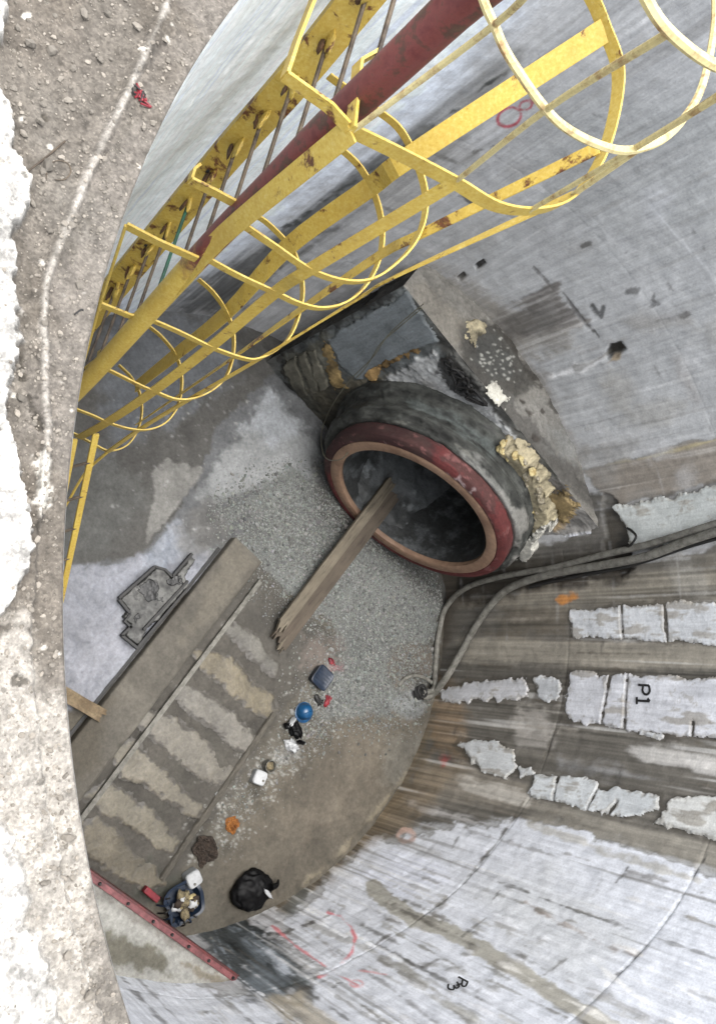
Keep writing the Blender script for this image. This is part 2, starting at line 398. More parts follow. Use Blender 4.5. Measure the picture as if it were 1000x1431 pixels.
# brown wet zone on the far wall
W.poly([(600, 800), (700, 780), (880, 785), (1030, 755), (1030, 1222), (900, 1180), (790, 1150), (715, 1142), (640, 1152), (560, 1170), (500, 1190), (440, 1235), (340, 1290), (380, 1250), (560, 1080)],
       G(96, 93, 87), 5, 4, stk=5)
W.poly([(640, 895), (760, 902), (1020, 905), (1020, 935), (780, 930), (640, 930)], G(140, 135, 124), 9, 3, .8, stk=5)
W.poly([(700, 792), (880, 800), (1020, 775), (1020, 845), (800, 850), (640, 850)], G(122, 117, 106), 10, 3, .7, stk=5)
W.poly([(700, 845), (795, 850), (795, 890), (700, 885)], G(98, 92, 82), 9, 3, .7, stk=4)
W.poly([(620, 790), (720, 790), (830, 810), (720, 830), (640, 850), (606, 950), (600, 900)], G(72, 66, 58), 12, 4, .85, stk=3)
W.poly([(735, 1128), (850, 1155), (1020, 1185), (1020, 1225), (880, 1180), (740, 1148)], G(130, 126, 117), 8, 3, .85, stk=6)
W.poly([(600, 1060), (740, 1100), (735, 1130), (560, 1120)], G(132, 126, 116), 9, 3, .8, stk=6)
W.poly([(880, 1042), (1020, 1055), (1020, 1072), (900, 1062)], G(196, 194, 190), 5, 2, .7, stk=4)
W.poly([(640, 1085), (735, 1112), (733, 1124), (650, 1104)], G(182, 178, 170), 5, 2, .7, stk=5)
W.poly([(570, 1120), (650, 1140), (664, 1150), (590, 1135)], G(176, 174, 172), 5, 2, .8, stk=4)
W.poly([(965, 1062), (1020, 1068), (1020, 1085), (970, 1078)], G(190, 188, 184), 4, 2, .8, stk=3)
W.poly([(780, 1062), (860, 1070), (930, 1092), (850, 1090), (760, 1080)], G(136, 136, 136), 7, 3, .7, stk=5)
W.poly([(720, 985), (775, 990), (765, 1040), (725, 1042)], G(160, 156, 150), 7, 3, .7, stk=5)
# dark band above the smooth grey panel
W.poly([(816, 657), (840, 650), (905, 638), (1030, 606), (1030, 664), (930, 690), (856, 708), (842, 694)], G(124, 118, 110), 2.5, 2.5, stk=2, rim=(G(70, 68, 60), 2, .6))
W.line([(822, 655), (850, 648), (900, 640), (1010, 612)], G(176, 164, 120), 3, 2, 1, .55, brk=.8)
W.poly([(843, 690), (860, 698), (873, 735), (882, 762), (884, 792), (868, 808), (850, 800), (842, 765)], G(34, 32, 29), 3, 3, .95, h=-.03)  # gap beside the headwall block: its shade painted near black over a recess
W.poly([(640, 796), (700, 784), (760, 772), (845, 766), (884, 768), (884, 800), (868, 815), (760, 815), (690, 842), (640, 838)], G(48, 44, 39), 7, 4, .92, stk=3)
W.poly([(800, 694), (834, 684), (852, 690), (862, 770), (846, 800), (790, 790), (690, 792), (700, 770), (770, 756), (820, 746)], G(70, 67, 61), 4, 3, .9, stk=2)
# lower light zone
W.poly([(500, 1190), (522, 1166), (556, 1182), (566, 1160), (600, 1166), (640, 1152), (690, 1157), (715, 1145), (762, 1152), (860, 1182), (1030, 1235), (1030, 1520), (60, 1520), (140, 1325), (230, 1365), (330, 1392), (430, 1412), (452, 1350), (380, 1296), (440, 1262), (470, 1215)],
       G(197, 200, 206), 3, 4, stk=2, rim=(G(84, 80, 70), 3, .55))
W.poly([(640, 1240), (760, 1210), (900, 1300), (820, 1400), (700, 1330)], G(186, 188, 189), 30, 8, .6, stk=6)
W.poly([(540, 1190), (620, 1220), (640, 1240), (560, 1260), (500, 1220)], G(212, 216, 228), 14, 5, .7, stk=8)
for pts, wd, c, a in (([(520, 1240), (575, 1282), (640, 1308), (740, 1365), (850, 1440)], 22, (152, 149, 138), .9), ([(690, 1340), (790, 1400), (870, 1445)], 20, (158, 155, 146), .75), ([(430, 1290), (520, 1330), (640, 1415), (680, 1445)], 9, (150, 148, 142), .6), ([(560, 1180), (660, 1215), (720, 1240)], 8, (178, 180, 184), .6), ([(740, 1150), (860, 1195), (1000, 1240)], 9, (160, 156, 144), .6), ([(540, 1262), (640, 1310), (700, 1345)], 6, (104, 100, 92), .85), ([(530, 1240), (600, 1275), (700, 1322), (800, 1375)], 3, (96, 94, 88), .75), ([(700, 1345), (800, 1400), (860, 1436)], 6, (212, 210, 204), .8), ([(640, 1330), (760, 1395), (830, 1440)], 3, (110, 108, 100), .7),
                      ([(735, 1262), (790, 1292), (860, 1325), (892, 1334)], 7, (150, 140, 132), .8), ([(742, 1268), (800, 1300), (885, 1336)], 3, (92, 84, 78), .7),
                      ([(860, 1318), (893, 1334)], 5, (226, 226, 224), .8), ([(830, 1345), (900, 1400), (960, 1440)], 4, (222, 222, 220), .7), ([(880, 1345), (960, 1385), (1010, 1420)], 3, (224, 226, 232), .7),
                      ([(150, 1342), (190, 1388), (240, 1440)], 6, (96, 96, 96), .8), ([(170, 1345), (220, 1395), (262, 1440)], 4, (122, 122, 122), .7), ([(205, 1360), (260, 1400), (310, 1440)], 3, (150, 150, 152), .7),
                      ([(516, 1330), (560, 1362), (625, 1405), (670, 1440)], 4, (120, 118, 112), .75), ([(560, 1350), (640, 1410), (690, 1440)], 7, (148, 146, 138), .7), ([(470, 1330), (530, 1370), (610, 1430)], 2.5, (110, 108, 106), .6),
                      ([(586, 1345), (640, 1355), (720, 1400)], 2.5, (120, 118, 112), .6), ([(500, 1262), (560, 1290)], 4, (90, 86, 78), .7), ([(436, 1300), (478, 1345)], 3, (140, 136, 136), .5),
                      ([(590, 1120), (660, 1145), (672, 1150)], 3, (60, 58, 54), .7), ([(300, 1372), (420, 1405)], 5, (90, 86, 80), .7), ([(700, 1420), (840, 1500)], 8, (170, 168, 160), .6)):
    W.line(pts, G(*c), wd, 2.2, 1.6, a, brk=0 if wd >= 14 else 1.1)
W.line([(988, 1195), (962, 1232), (940, 1275), (905, 1318), (870, 1355), (862, 1362)], G(62, 60, 58), 3, 1.5, 1.4, .9, h=-.004, brk=1.2)
W.line([(862, 1362), (830, 1400), (800, 1440)], G(150, 150, 152), 2, 1.5, 1., .6)
W.line([(940, 1275), (965, 1283), (1000, 1296)], G(90, 88, 86), 3, 1.5, 1.2, .8, brk=.8)
W.line([(790, 940), (782, 1005), (752, 1080), (716, 1146), (690, 1182), (640, 1242), (588, 1282)], G(72, 68, 62), 3, 1.5, 1.2, .85, h=-.004, brk=1.3)
W.line([(545, 1305), (500, 1338), (440, 1368)], G(96, 92, 90), 2.5, 1.5, 1.2, .8, brk=1.)
W.line([(510, 1262), (470, 1275), (410, 1300), (370, 1310)], G(70, 66, 62), 3, 1.5, 1.6, .8, brk=.9)
W.line([(682, 1280), (645, 1308)], G(90, 88, 84), 2, 1.2, .8, .7); W.line([(790, 1340), (760, 1362)], G(96, 94, 90), 2.5, 1.2, 1, .7); W.line([(876, 1212), (860, 1234)], G(86, 84, 82), 2.5, 1.2, 1.2, .8)
W.line([(640, 1170), (630, 1190)], G(96, 94, 92), 2, 1.2, 1, .7); W.line([(612, 1340), (590, 1352)], G(110, 108, 104), 2, 1.2, .8, .7)
# skirt of dirt and painted-in shade where wall meets floor, black oily patch and tan chase near the red plate
ring_px = [(607, 950), (590, 1040), (560, 1098), (545, 1122), (490, 1182), (440, 1228), (385, 1268), (330, 1290)]
W.line(ring_px, G(104, 94, 78), 22, 9, 4, .85)
W.poly([(560, 1100), (600, 1060), (650, 1070), (600, 1130), (560, 1160), (500, 1190), (460, 1235)], G(120, 106, 86), 12, 5, .6)
W.poly([(612, 950), (650, 960), (650, 1060), (600, 1050)], G(128, 108, 84), 12, 5, .6)
W.poly([(290, 1262), (330, 1258), (362, 1292), (396, 1330), (424, 1372), (402, 1392), (350, 1388), (310, 1340), (280, 1300)], G(44, 50, 52), 6, 4, .92, stk=4)
W.poly([(345, 1320), (380, 1335), (412, 1372), (396, 1388), (360, 1372)], G(120, 128, 134), 10, 4, .55, stk=9)
W.poly([(402, 1350), (420, 1352), (440, 1400), (415, 1395)], G(70, 72, 70), 5, 4, .7)
W.poly([(372, 1398), (420, 1384), (490, 1450), (430, 1460)], G(158, 150, 134), 5, 2, .85, stk=2)
W.line([(370, 1392), (405, 1425), (430, 1450)], G(70, 66, 60), 4, 2, 1.5, .8)
W.poly([(330, 1262), (370, 1262), (400, 1280), (396, 1300), (350, 1292)], G(196, 196, 198), 3, 3, .8)
W.poly([(395, 1270), (410, 1280), (430, 1250), (420, 1240)], G(90, 92, 88), 4, 3, .8)
W.poly([(362, 1322), (385, 1330), (410, 1362), (395, 1362)], G(190, 196, 204), 3, 2, .7)
# upper right: formwork marks, stains, bolt pockets
W.poly([(700, 446), (775, 402), (818, 452), (762, 470), (690, 482), (670, 470)], G(98, 94, 90), 4, 3, .85, stk=6)
for k in range(7):
    x0, y0 = 770 + k * 7, 404 + k * 8
    W.line([(x0, y0), (x0 - 62, y0 + 24)], G(188, 186, 184), 2.2, 1.6, .8, .5, brk=.8)
W.line([(745, 373), (772, 402)], G(70, 68, 66), 2.5, 1.3, 1, .8, h=-.003); W.line([(783, 404), (808, 440), (836, 470)], G(60, 58, 56), 2.5, 1.3, .8, .85, h=-.003)
W.poly([(846, 494), (852, 482), (866, 479), (870, 488), (862, 498), (848, 503)], G(40, 38, 34), 2, 1.5, 1., h=-.03)
W.poly([(856, 496), (868, 494), (866, 502), (850, 506)], G(150, 130, 96), 2, 1.5, .7)
W.poly([(850, 488), (812, 506), (770, 518), (752, 524), (770, 534), (828, 518), (850, 502)], G(204, 204, 204), 5, 3, .8, stk=3)
W.line([(850, 493), (825, 508), (804, 514)], G(90, 88, 82), 4, 2, 1.5, .7)
for q in ([(637, 388), (647, 380), (652, 386), (642, 394)], [(663, 370), (675, 362), (679, 368), (667, 375)]): W.poly(q, G(28, 28, 28), 1, .8, 1., h=-.02)
W.line([(812, 345), (822, 340)], G(40, 40, 40), 6, 1.5, 1.5, .9); W.line([(876, 408), (890, 405)], G(46, 46, 44), 7, 1.5, 2, .9)
W.line([(913, 410), (912, 418), (918, 424), (909, 428)], G(46, 46, 44), 4, 1.4, 1.5, .9); W.line([(828, 427), (839, 444), (843, 429)], G(44, 44, 44), 3.6, 1.4, .8, .8)
W.line([(872, 355), (884, 346), (900, 336), (904, 330)], G(100, 98, 96), 2.5, 1.4, 1.2, .7, brk=.6)
W.poly([(860, 450), (900, 436), (960, 440), (966, 452), (900, 462)], G(132, 130, 126), 10, 5, .6)
W.line([(918, 448), (960, 440)], G(80, 78, 76), 3, 2, 2, .7, brk=.8)
W.poly([(938, 500), (952, 496), (985, 560), (970, 575)], G(136, 134, 132), 8, 4, .6); W.line([(945, 505), (968, 555)], G(92, 90, 88), 3, 2, 1.5, .7, brk=.8)
W.line([(640, 272), (662, 282)], G(60, 58, 56), 3, 1.5, 1.2, .8); W.line([(664, 212), (690, 204)], G(60, 60, 58), 4, 1.5, 1.5, .8); W.line([(608, 215), (650, 232)], G(70, 70, 68), 3, 1.5, 1, .8)
W.line([(905, 285), (1010, 402)], G(190, 192, 194), 2.5, 2, .5, .5); W.line([(560, 470), (640, 405), (720, 345), (760, 318)], G(176, 176, 176), 2, 1.6, .4, .4)
for a, b_ in (((812, 640), (745, 520)), ((760, 540), (690, 440))): W.line([a, b_], G(120, 116, 110), 18, 9, 5, .55)
W.line([(610, 395), (700, 330), (830, 262), (1010, 190)], G(150, 150, 150), 3, 2, .8, .4)
for k in range(16):   # faint formwork board lines, both ways
    z0 = .35 + k * .37; zl = [on for on in ((math.radians(a), z0) for a in range(70, 172, 6))]
    p3 = np.array([[R * math.cos(a), R * math.sin(a), z] for a, z in zl]); u, v = to_px(p3)
    W.line(list(zip(u, v)), G(120, 120, 118) if k % 2 else G(190, 192, 194), 1.6, 1.4, .8, .17, brk=1.2)
for k, a in enumerate(range(78, 170, 8)):
    p3 = np.array([[R * math.cos(math.radians(a)), R * math.sin(math.radians(a)), z] for z in np.linspace(2.5, 5.9, 12)]); u, v = to_px(p3)
    W.line(list(zip(u, v)), G(126, 126, 124) if k % 2 else G(188, 190, 192), 1.8, 1.4, .8, .2, brk=1.2)
def wall_px(a, z): a = np.radians(a); u, v = to_px(np.array([R * np.cos(a), R * np.sin(a), z])); return (float(u), float(v))
rs = random.Random(5)
for _ in range(230):
    a = rs.uniform(-30, 172); z0 = rs.uniform(.3, 5.2); ln = rs.uniform(.15, 1.5) * (1 if a < 75 else .7); pts = [wall_px(a + rs.gauss(0, .12), z0 + ln * q) for q in (0, .35, .7, 1)]
    if a < 22: c = rs.choice([(222, 224, 230), (214, 214, 216), (150, 148, 142), (122, 118, 112), (168, 166, 160)])
    elif a < 75: c = rs.choice([(150, 144, 134), (82, 76, 68), (92, 86, 76), (172, 168, 160)])
    else: c = rs.choice([(182, 184, 186), (176, 178, 180), (128, 127, 124), (136, 135, 133), (118, 114, 108)])
    W.line(pts, G(*c), rs.uniform(.8, 5), rs.uniform(1.2, 3), 1.4, rs.uniform(.2, .6) * (1 if a < 75 else .65), brk=rs.uniform(.5, 1.3))
for _ in range(64):   # long runs up the pale lower wall
    a = rs.uniform(-30, 24); z0 = rs.uniform(.15, 2.6); ln = rs.uniform(.5, 2.2); pts = [wall_px(a + rs.gauss(0, .10), z0 + ln * q) for q in (0, .25, .5, .75, 1)]
    W.line(pts, G(*rs.choice([(118, 116, 110), (96, 95, 92), (140, 138, 132), (226, 228, 232)])), rs.uniform(.8, 4.5), rs.uniform(1., 2.4), 1.3, rs.uniform(.35, .8), brk=rs.uniform(.7, 1.4))
for _ in range(46):
    a = rs.uniform(-25, 168); z0 = rs.uniform(.5, 5.0); da = rs.uniform(1.5, 6); pts = [wall_px(a + da * q, z0 + rs.gauss(0, .012)) for q in (0, .3, .6, 1)]
    W.line(pts, G(78, 76, 72), rs.uniform(1.2, 2.4), 1.1, 1.0, rs.uniform(.35, .8), h=-.002, brk=rs.uniform(.5, 1.2))
for _ in range(26):
    a = rs.uniform(80, 168); z0 = rs.uniform(2.7, 5.2); cxp, cyp = wall_px(a, z0); rx = rs.uniform(14, 60); ry = rs.uniform(10, 30)
    W.poly(ell_(cxp, cyp, rx, ry, rs.uniform(0, 3)), G(*rs.choice([(130, 129, 126), (176, 178, 182), (140, 138, 132), (170, 171, 172)])), 12, 6, rs.uniform(.25, .55))
for _ in range(26):   # run marks in the oily patch
    x = rs.uniform(296, 350); y = 1268 + (x - 296) * .1 + rs.uniform(0, 50); W.line([(x, y), (x + rs.uniform(15, 50), y + rs.uniform(16, 62))], G(*rs.choice([(96, 104, 110), (30, 34, 35), (140, 148, 156), (60, 66, 68)])), rs.uniform(1, 4), 1.6, 1, .6, brk=1.)
W.poly([(598, 372), (640, 385), (700, 430), (760, 440), (800, 470), (760, 486), (700, 490), (660, 450), (610, 425)], G(112, 109, 104), 14, 7, .55, stk=5)
W.poly([(705, 442), (772, 404), (800, 436), (770, 462), (700, 474)], G(78, 76, 73), 8, 4, .6, stk=7)
# red survey rings
def ell(cx, cy, rx, ry, rot=0., a0=0, a1=360):
    o = []
    for a in range(a0, a1 + 1, 15):
        x, y = rx * math.cos(math.radians(a)), ry * math.sin(math.radians(a)); o.append((cx + x * math.cos(rot) - y * math.sin(rot), cy + x * math.sin(rot) + y * math.cos(rot)))
    return o
W.line(ell(711, 164, 17, 12, -.4), G(150, 62, 74), 4.5, 1.5, .4, .95); W.line(ell(734, 148, 9, 6, -.4), G(150, 62, 74), 4, 1.4, .4, .95); W.line(ell(748, 138, 6, 5, -.4), G(140, 70, 80), 3.6, 1.4, .4, .9)
W.line([(458, 1276), (476, 1280), (490, 1295), (497, 1312), (491, 1332), (472, 1352), (446, 1366)], G(200, 112, 118), 3.6, 1.4, .6, .9, brk=1.6)
W.line([(380, 1294), (420, 1328), (460, 1354), (500, 1378)], G(196, 116, 120), 3.2, 1.4, .6, .85, brk=1.6)
W.line(ell(498, 1375, 9, 5, .1), G(206, 140, 140), 2.5, 1.4, .6, .8); W.line(ell(567, 1168, 11, 8, 0), G(190, 160, 146), 6, 2, 1, .7)
W.poly([(612, 1058), (622, 1050), (632, 1062), (618, 1072)], G(150, 70, 70), 4, 3, .7); W.poly([(775, 838), (800, 830), (808, 834), (785, 845)], G(178, 120, 60), 3, 3, .85)
W.line([(540, 1362), (500, 1356)], G(200, 130, 130), 2, 1.3, .6, .6)
W.wet[:] = np.clip(sstep(.30, .12, W.col.mean(-1)) * .5, 0, 1)
dk = sstep(.30, .20, W.col.mean(-1)); W.mul(1 + (.022 + .09 * dk) * f3 * (1 + .4 * f5) * np.where(td > 82, .5, 1) + (.03 + .10 * dk) * np.where(td > 82, .5, 1) * f4 + .10 * W.st * dk)
W.tint(sstep(1.5, 2.6, f4 + .4 * f5) * np.where(td > 82, .15, .4), G(208, 208, 206)); W.tint(sstep(1.6, 2.8, -f4 + .5 * f5) * np.where(td > 82, .2, .55), G(104, 101, 94))
wp = [([(797, 853), (830, 851), (862, 846), (905, 846), (950, 838), (1040, 846), (1040, 905), (962, 897), (930, 898), (896, 896), (872, 892), (838, 893), (801, 889)], (184, 186, 190), ((((868, 846), (870, 895))), ((928, 842), (932, 900)))),
      ([(612, 962), (660, 952), (700, 950), (734, 948), (738, 974), (712, 978), (695, 984), (690, 976), (650, 982), (618, 980)], (178, 178, 182), ()),
      ([(746, 948), (765, 945), (781, 952), (784, 976), (770, 984), (748, 978)], (180, 182, 186), ()),
      ([(796, 940), (850, 940), (885, 942), (950, 946), (1040, 950), (1040, 1040), (975, 1032), (930, 1028), (890, 1023), (840, 1014), (787, 1011)], (188, 189, 195), (((853, 940), (838, 1018)), ((876, 943), (872, 1022)), ((968, 1010), (966, 1040)))),
      ([(634, 1040), (655, 1034), (690, 1036), (716, 1050), (721, 1074), (706, 1086), (672, 1080), (655, 1060)], (186, 188, 190), ()),
      ([(722, 1072), (742, 1070), (746, 1082), (726, 1086)], (176, 178, 180), ()),
      ([(748, 1083), (778, 1082), (835, 1092), (838, 1104), (860, 1100), (924, 1112), (918, 1130), (893, 1142), (860, 1142), (835, 1134), (800, 1126), (740, 1114)], (186, 189, 192), (((780, 1082), (772, 1122)), ((838, 1095), (820, 1132)), ((862, 1120), (848, 1142)))),
      ([(944, 1114), (985, 1110), (1040, 1114), (1040, 1185), (985, 1172), (962, 1164), (912, 1152), (925, 1132)], (190, 190, 188), ()),
      ([(857, 709), (930, 694), (1040, 664), (1040, 730), (915, 765), (880, 762), (872, 735)], (170, 173, 172), ()),
      ([(892, 1020), (930, 1026), (928, 1034), (893, 1027)], (186, 188, 192), ())]
for pts, c, cr in wp:
    W.poly(pts, G(68, 64, 58), 2.6, 2.6, .62, grow=2.6)
# lift joints (tops of the cast rings) are real recesses
lift = [1.80, 3.76, 5.70]
zrow = zz[0]
cuts = [0] + [int(np.argmin(abs(zrow - q))) for q in lift] + [NZ - 1]
jd = np.interp(td[:, 0], [-62, 62, 80, 240], [.004, .004, .0015, .0015])
for c in cuts[1:-1]: W.h[:, c] -= jd
W.h += .0025 * W.n1 + .0012 * W.n2
W.h[:, -1] = 0
# the tunnel eye through the wall
TC_T, TC_Z = .72, 1.08
tt = W.P @ TV; nn_ = W.P @ NV
W.keep = ~((nn_ < 0) & (np.hypot(tt - TC_T, W.P[..., 2] - TC_Z) < .95))
wall = thing('shaft_wall', 'round grey concrete shaft wall streaked with dark stains around the pit', 'wall')
for k in range(4):
    surf_obj('wall_ring', [W], M_wall, wall, slice(cuts[k], cuts[k + 1] + 1))
# the near side of the shaft, under the viewer
thn = np.linspace(A1, A0 + 2 * math.pi, 60)[:, None]; zn = np.array([-.08, 1.8, 3.76, 5.7, RIM])[None, :]
Pn = np.stack([R * np.cos(thn) + 0 * zn, R * np.sin(thn) + 0 * zn, zn + 0 * thn], -1)
Wn = Surf(Pn, np.zeros_like(Pn), G(172, 172, 172), 9)
near = surf_obj('wall_ring', [Wn], M_wall, wall)

def patch(mapf, inv, pts, step, h, color, rag=3., name='patch', mat=None, parent=None, seed=1, edge=3., grain=.07, wet=0., streak=(1, 1), cracks=(), pad=.06, rim_col=None, rimw=3.5, grow=0., ck=(1.0, .7), stain=None):
    """a raised layer whose outline is read off the photograph, built on its own finer grid"""
    q = np.array([inv(p) for p in pts]); lo = q.min(0) - pad; hi = q.max(0) + pad
    na, nb = max(int((hi[0] - lo[0]) / step[0]), 4), max(int((hi[1] - lo[1]) / step[1]), 4)
    a = np.linspace(lo[0], hi[0], na)[:, None] + np.zeros((1, nb)); b = np.linspace(lo[1], hi[1], nb)[None, :] + np.zeros((na, 1))
    Pp, Np = mapf(a, b); s = Surf(Pp, Np, color, seed, streak)
    sd = poly_sd(s.U, s.V, pts) + grow + rag * (.5 * s.n2 + .55 * s.n1)
    for c in cracks: sd = np.minimum(sd, line_d(s.U, s.V, c) - ck[0] + ck[1] * s.n2)
    s.h = -.003 + (h + .003) * sstep(-edge * .3, edge, sd) + .0015 * s.n1
    s.mul(1 + grain * s.n1 + grain * .7 * s.st)
    if rim_col is not None: s.tint(sstep(rimw, .3, sd + (1.5 * s.n2 if rimw > 5 else 0)) * (.6 if rimw < 6 else .95), rim_col)
    if stain is not None: s.tint(sstep(.9, 2.0, s.st + .5 * s.n1) * .75, stain); s.tint(sstep(1.6, 2.4, s.n2) * .5, stain)
    s.wet[:] = wet; s.keep = sd > -edge * .35
    if s.keep.sum() < 20: return None
    return surf_obj(name, [s], mat, parent)
def wall_map(a, b): return np.stack([R * np.cos(a), R * np.sin(a), b], -1), np.stack([-np.cos(a), -np.sin(a), 0 * a], -1)
def wall_inv(p):
    q = on_wall(p); return (math.atan2(q[1], q[0]), q[2])
for k, (pts, c, cr) in enumerate(wp):
    patch(wall_map, wall_inv, pts, (.0028, .009), .015, G(*(np.array(c) * (.985, .99, .985))), 2.6, 'plaster_panel', M_wall, wall, 40 + k, 2.5, .06, streak=(1, 5), cracks=cr, rim_col=G(132, 128, 120), rimw=5.5, stain=G(134, 129, 120))
# stencilled letters on the wall, as thin paint strokes
def strokes(name, lines, wd, mat, label, cat):
    b = MB()
    for l in lines:
        pts = [on_wall(p, R - .020) for p in l]; path = smooth_path(pts, 4) if len(pts) > 2 else np.array(pts)
        nrm = np.array([[-q[0], -q[1], 0] for q in path]); b.bar(path, wd, .003, nrm)
    o = b.build(name, mat, wall); return o
strokes('stencil_letter', [[(891, 957), (906, 958)], [(906, 958), (907, 966), (904, 970), (900, 970), (897, 965), (898, 958)]], .021, M_black, '', '')
strokes('stencil_letter', [[(889, 979), (907, 980)], [(889, 974), (889, 984)], [(907, 980), (904, 976)]], .021, M_black, '', '')
strokes('stencil_letter', [[(640, 1365), (653, 1372)], [(653, 1372), (650, 1378), (645, 1377), (646, 1369)], [(646, 1374), (637, 1377)]], .015, M_black, '', '')
strokes('stencil_letter', [[(638, 1372), (641, 1378), (637, 1381), (633, 1377)], [(634, 1377), (633, 1383), (626, 1381), (626, 1375)]], .015, M_black, '', '')

# ------------------------------------------------------------------ shaft floor
g = np.linspace(-R - .02, R + .02, 470)
X, Y = np.meshgrid(g, g, indexing='ij')
Pf = np.stack([X, Y, 0 * X], -1); Nf = np.zeros_like(Pf); Nf[..., 2] = 1
FL = Surf(Pf, Nf, S(118, 112, 100, KF), 21)
FL.keep = np.hypot(X, Y) < R + .015
K = lambda *c: S(*(np.array(c) * .82 + np.mean(c) * .18), KF)
FL.poly([(80, 400), (420, 430), (470, 640), (330, 760), (60, 1010), (-60, 900)], K(132, 134, 136), 6, 4)
FL.poly([(100, 400), (400, 470), (390, 520), (300, 600), (270, 680), (205, 775), (160, 785), (100, 790), (60, 700)], K(108, 106, 101), 4, 5, h=.004)
FL.poly([(150, 430), (330, 450), (330, 520), (150, 640)], K(124, 130, 138), 22, 10, .7)
FL.poly([(80, 600), (150, 620), (200, 690), (150, 780), (60, 790)], K(118, 120, 116), 20, 9, .6)
FL.poly([(212, 662), (234, 640), (262, 652), (288, 653), (262, 692), (238, 718), (212, 752), (203, 766), (206, 740), (218, 700)], K(158, 156, 150), 2, 2.5, h=.006)
FL.line([(400, 545), (350, 600), (290, 660), (240, 720), (205, 768)], K(84, 82, 78), 3, 2, 2, .7, brk=.6)
FL.poly([(375, 545), (394, 560), (430, 610), (456, 645), (470, 690), (420, 690), (350, 690), (300, 700), (270, 700), (300, 650), (350, 590)], K(180, 183, 183), 7, 6)
FL.poly([(372, 548), (396, 560), (420, 600), (380, 625), (345, 600)], K(190, 196, 202), 14, 7, .8)
FL.poly([(60, 790), (160, 790), (205, 775), (250, 730), (275, 770), (300, 765), (260, 830), (200, 900), (130, 985), (40, 1010)], K(166, 170, 182), 5, 5, wet=.55)
FL.poly([(205, 772), (250, 730), (275, 765), (220, 800)], K(158, 168, 182), 9, 6, .7, wet=.6)
FL.poly([(90, 860), (200, 860), (180, 920), (110, 960)], K(172, 174, 184), 25, 10, .6)
FL.poly([(290, 690), (330, 720), (330, 755), (260, 790), (250, 740)], K(128, 126, 122), 14, 7, .8)
# gravel bed and dirt under the ring
FL.poly([(310, 700), (420, 660), (470, 700), (560, 780), (640, 810), (618, 860), (604, 930), (585, 1000), (520, 1010), (450, 1010), (455, 940), (470, 880), (430, 850), (360, 790)], K(138, 142, 138), 8, 9)
FL.poly([(440, 640), (480, 700), (560, 790), (640, 815), (700, 830), (620, 860), (540, 780), (440, 730)], K(84, 80, 74), 12, 6, .8)
FL.poly([(545, 905), (600, 900), (606, 950), (588, 955), (560, 965), (545, 950)], K(128, 116, 102), 5, 4, .9, h=.03)
FL.poly([(548, 975), (575, 962), (600, 975), (590, 1005), (560, 1010)], K(160, 164, 164), 5, 4, .8, wet=.4)
FL.poly([(440, 1010), (520, 1000), (600, 1010), (596, 1040), (560, 1100), (490, 1185), (400, 1265), (320, 1270), (300, 1230), (330, 1150), (400, 1070)], K(126, 117, 101), 6, 6)
FL.poly([(470, 1020), (560, 1030), (540, 1090), (420, 1200), (400, 1120)], K(134, 123, 106), 22, 10, .7)
FL.poly([(545, 1030), (598, 1020), (590, 1048), (552, 1105), (535, 1085)], K(140, 136, 124), 10, 6, .7)
FL.line([(590, 1046), (560, 1092), (520, 1140), (470, 1195), (420, 1238)], K(158, 146, 122), 4, 2.5, 2, .8, h=.012, brk=.9)
# the sunken working pad with sleepers of dark muck between films of silt
pad_px = [(325, 760), (362, 788), (415, 850), (470, 885), (440, 935), (405, 990), (350, 1070), (290, 1165), (245, 1230), (200, 1270), (90, 1200), (100, 1030)]
FL.poly(pad_px, K(102, 97, 88), 4, 4, h=-.02)
FL.poly([(300, 800), (420, 860), (470, 890), (420, 950), (380, 900), (310, 850)], K(98, 94, 86), 14, 6, .8)
FL.poly([(430, 890), (480, 890), (485, 920), (455, 950), (430, 930)], K(146, 132, 122), 10, 6, .7)
FL.poly([(300, 1000), (330, 1010), (300, 1060), (220, 1160), (190, 1150)], K(92, 90, 80), 20, 8, .4)
for l, c in (([(440, 960), (380, 1040), (330, 1120), (290, 1175)], (118, 112, 100)),): FL.line(l, K(*c), 20, 8, 5, .7)
for _ in range(900):   # white crumbs strewn along the kerb
    t = random.random(); x = 470 - 190 * t + random.gauss(0, 22); y = 960 + 230 * t + random.gauss(0, 22)
    FL.line([(x, y), (x + random.uniform(-2, 2), y + random.uniform(-2, 2))], K(196, 196, 188), random.uniform(.5, 2.), 1.1, .5, random.uniform(.3, .9))
for _ in range(260):
    x = random.uniform(150, 470); y = random.uniform(540, 740)
    FL.line([(x, y), (x + 1, y + 1)], K(190, 190, 186), random.uniform(.5, 1.8), 1.1, .5, random.uniform(.3, .8))
FL.poly([(412, 1005), (430, 1000), (420, 1060), (395, 1060)], K(150, 150, 148), 8, 6, .5)
FL.poly([(465, 925), (480, 928), (476, 940), (462, 938)], K(180, 120, 124), 3, 3, .7)
FL.poly([(210, 1210), (250, 1225), (240, 1262), (190, 1255)], K(78, 84, 72), 10, 6, .7)
FL.mul(1 + .09 * FL.n1 + .07 * FL.n2)
gv = sstep(-6, 14, poly_sd(FL.U, FL.V, [(310, 700), (420, 660), (470, 700), (560, 780), (640, 810), (618, 860), (604, 930), (585, 1000), (520, 1010), (450, 1010), (455, 940), (470, 880), (430, 850), (360, 790)]))
lowf = gfield(FL.sh, 16, 16, 777); FL.h += gv * (.03 + .022 * lowf); FL.mul(1 + .08 * gv * lowf)
FL.h += .006 * FL.n1 + .003 * FL.n2
floor = surf_obj('shaft_floor', [FL], M_floor); tag(floor, kind='structure')
def fl_map(a, b): return np.stack([a, b, 0 * a - .012], -1), np.stack([0 * a, 0 * a, 0 * a + 1], -1)
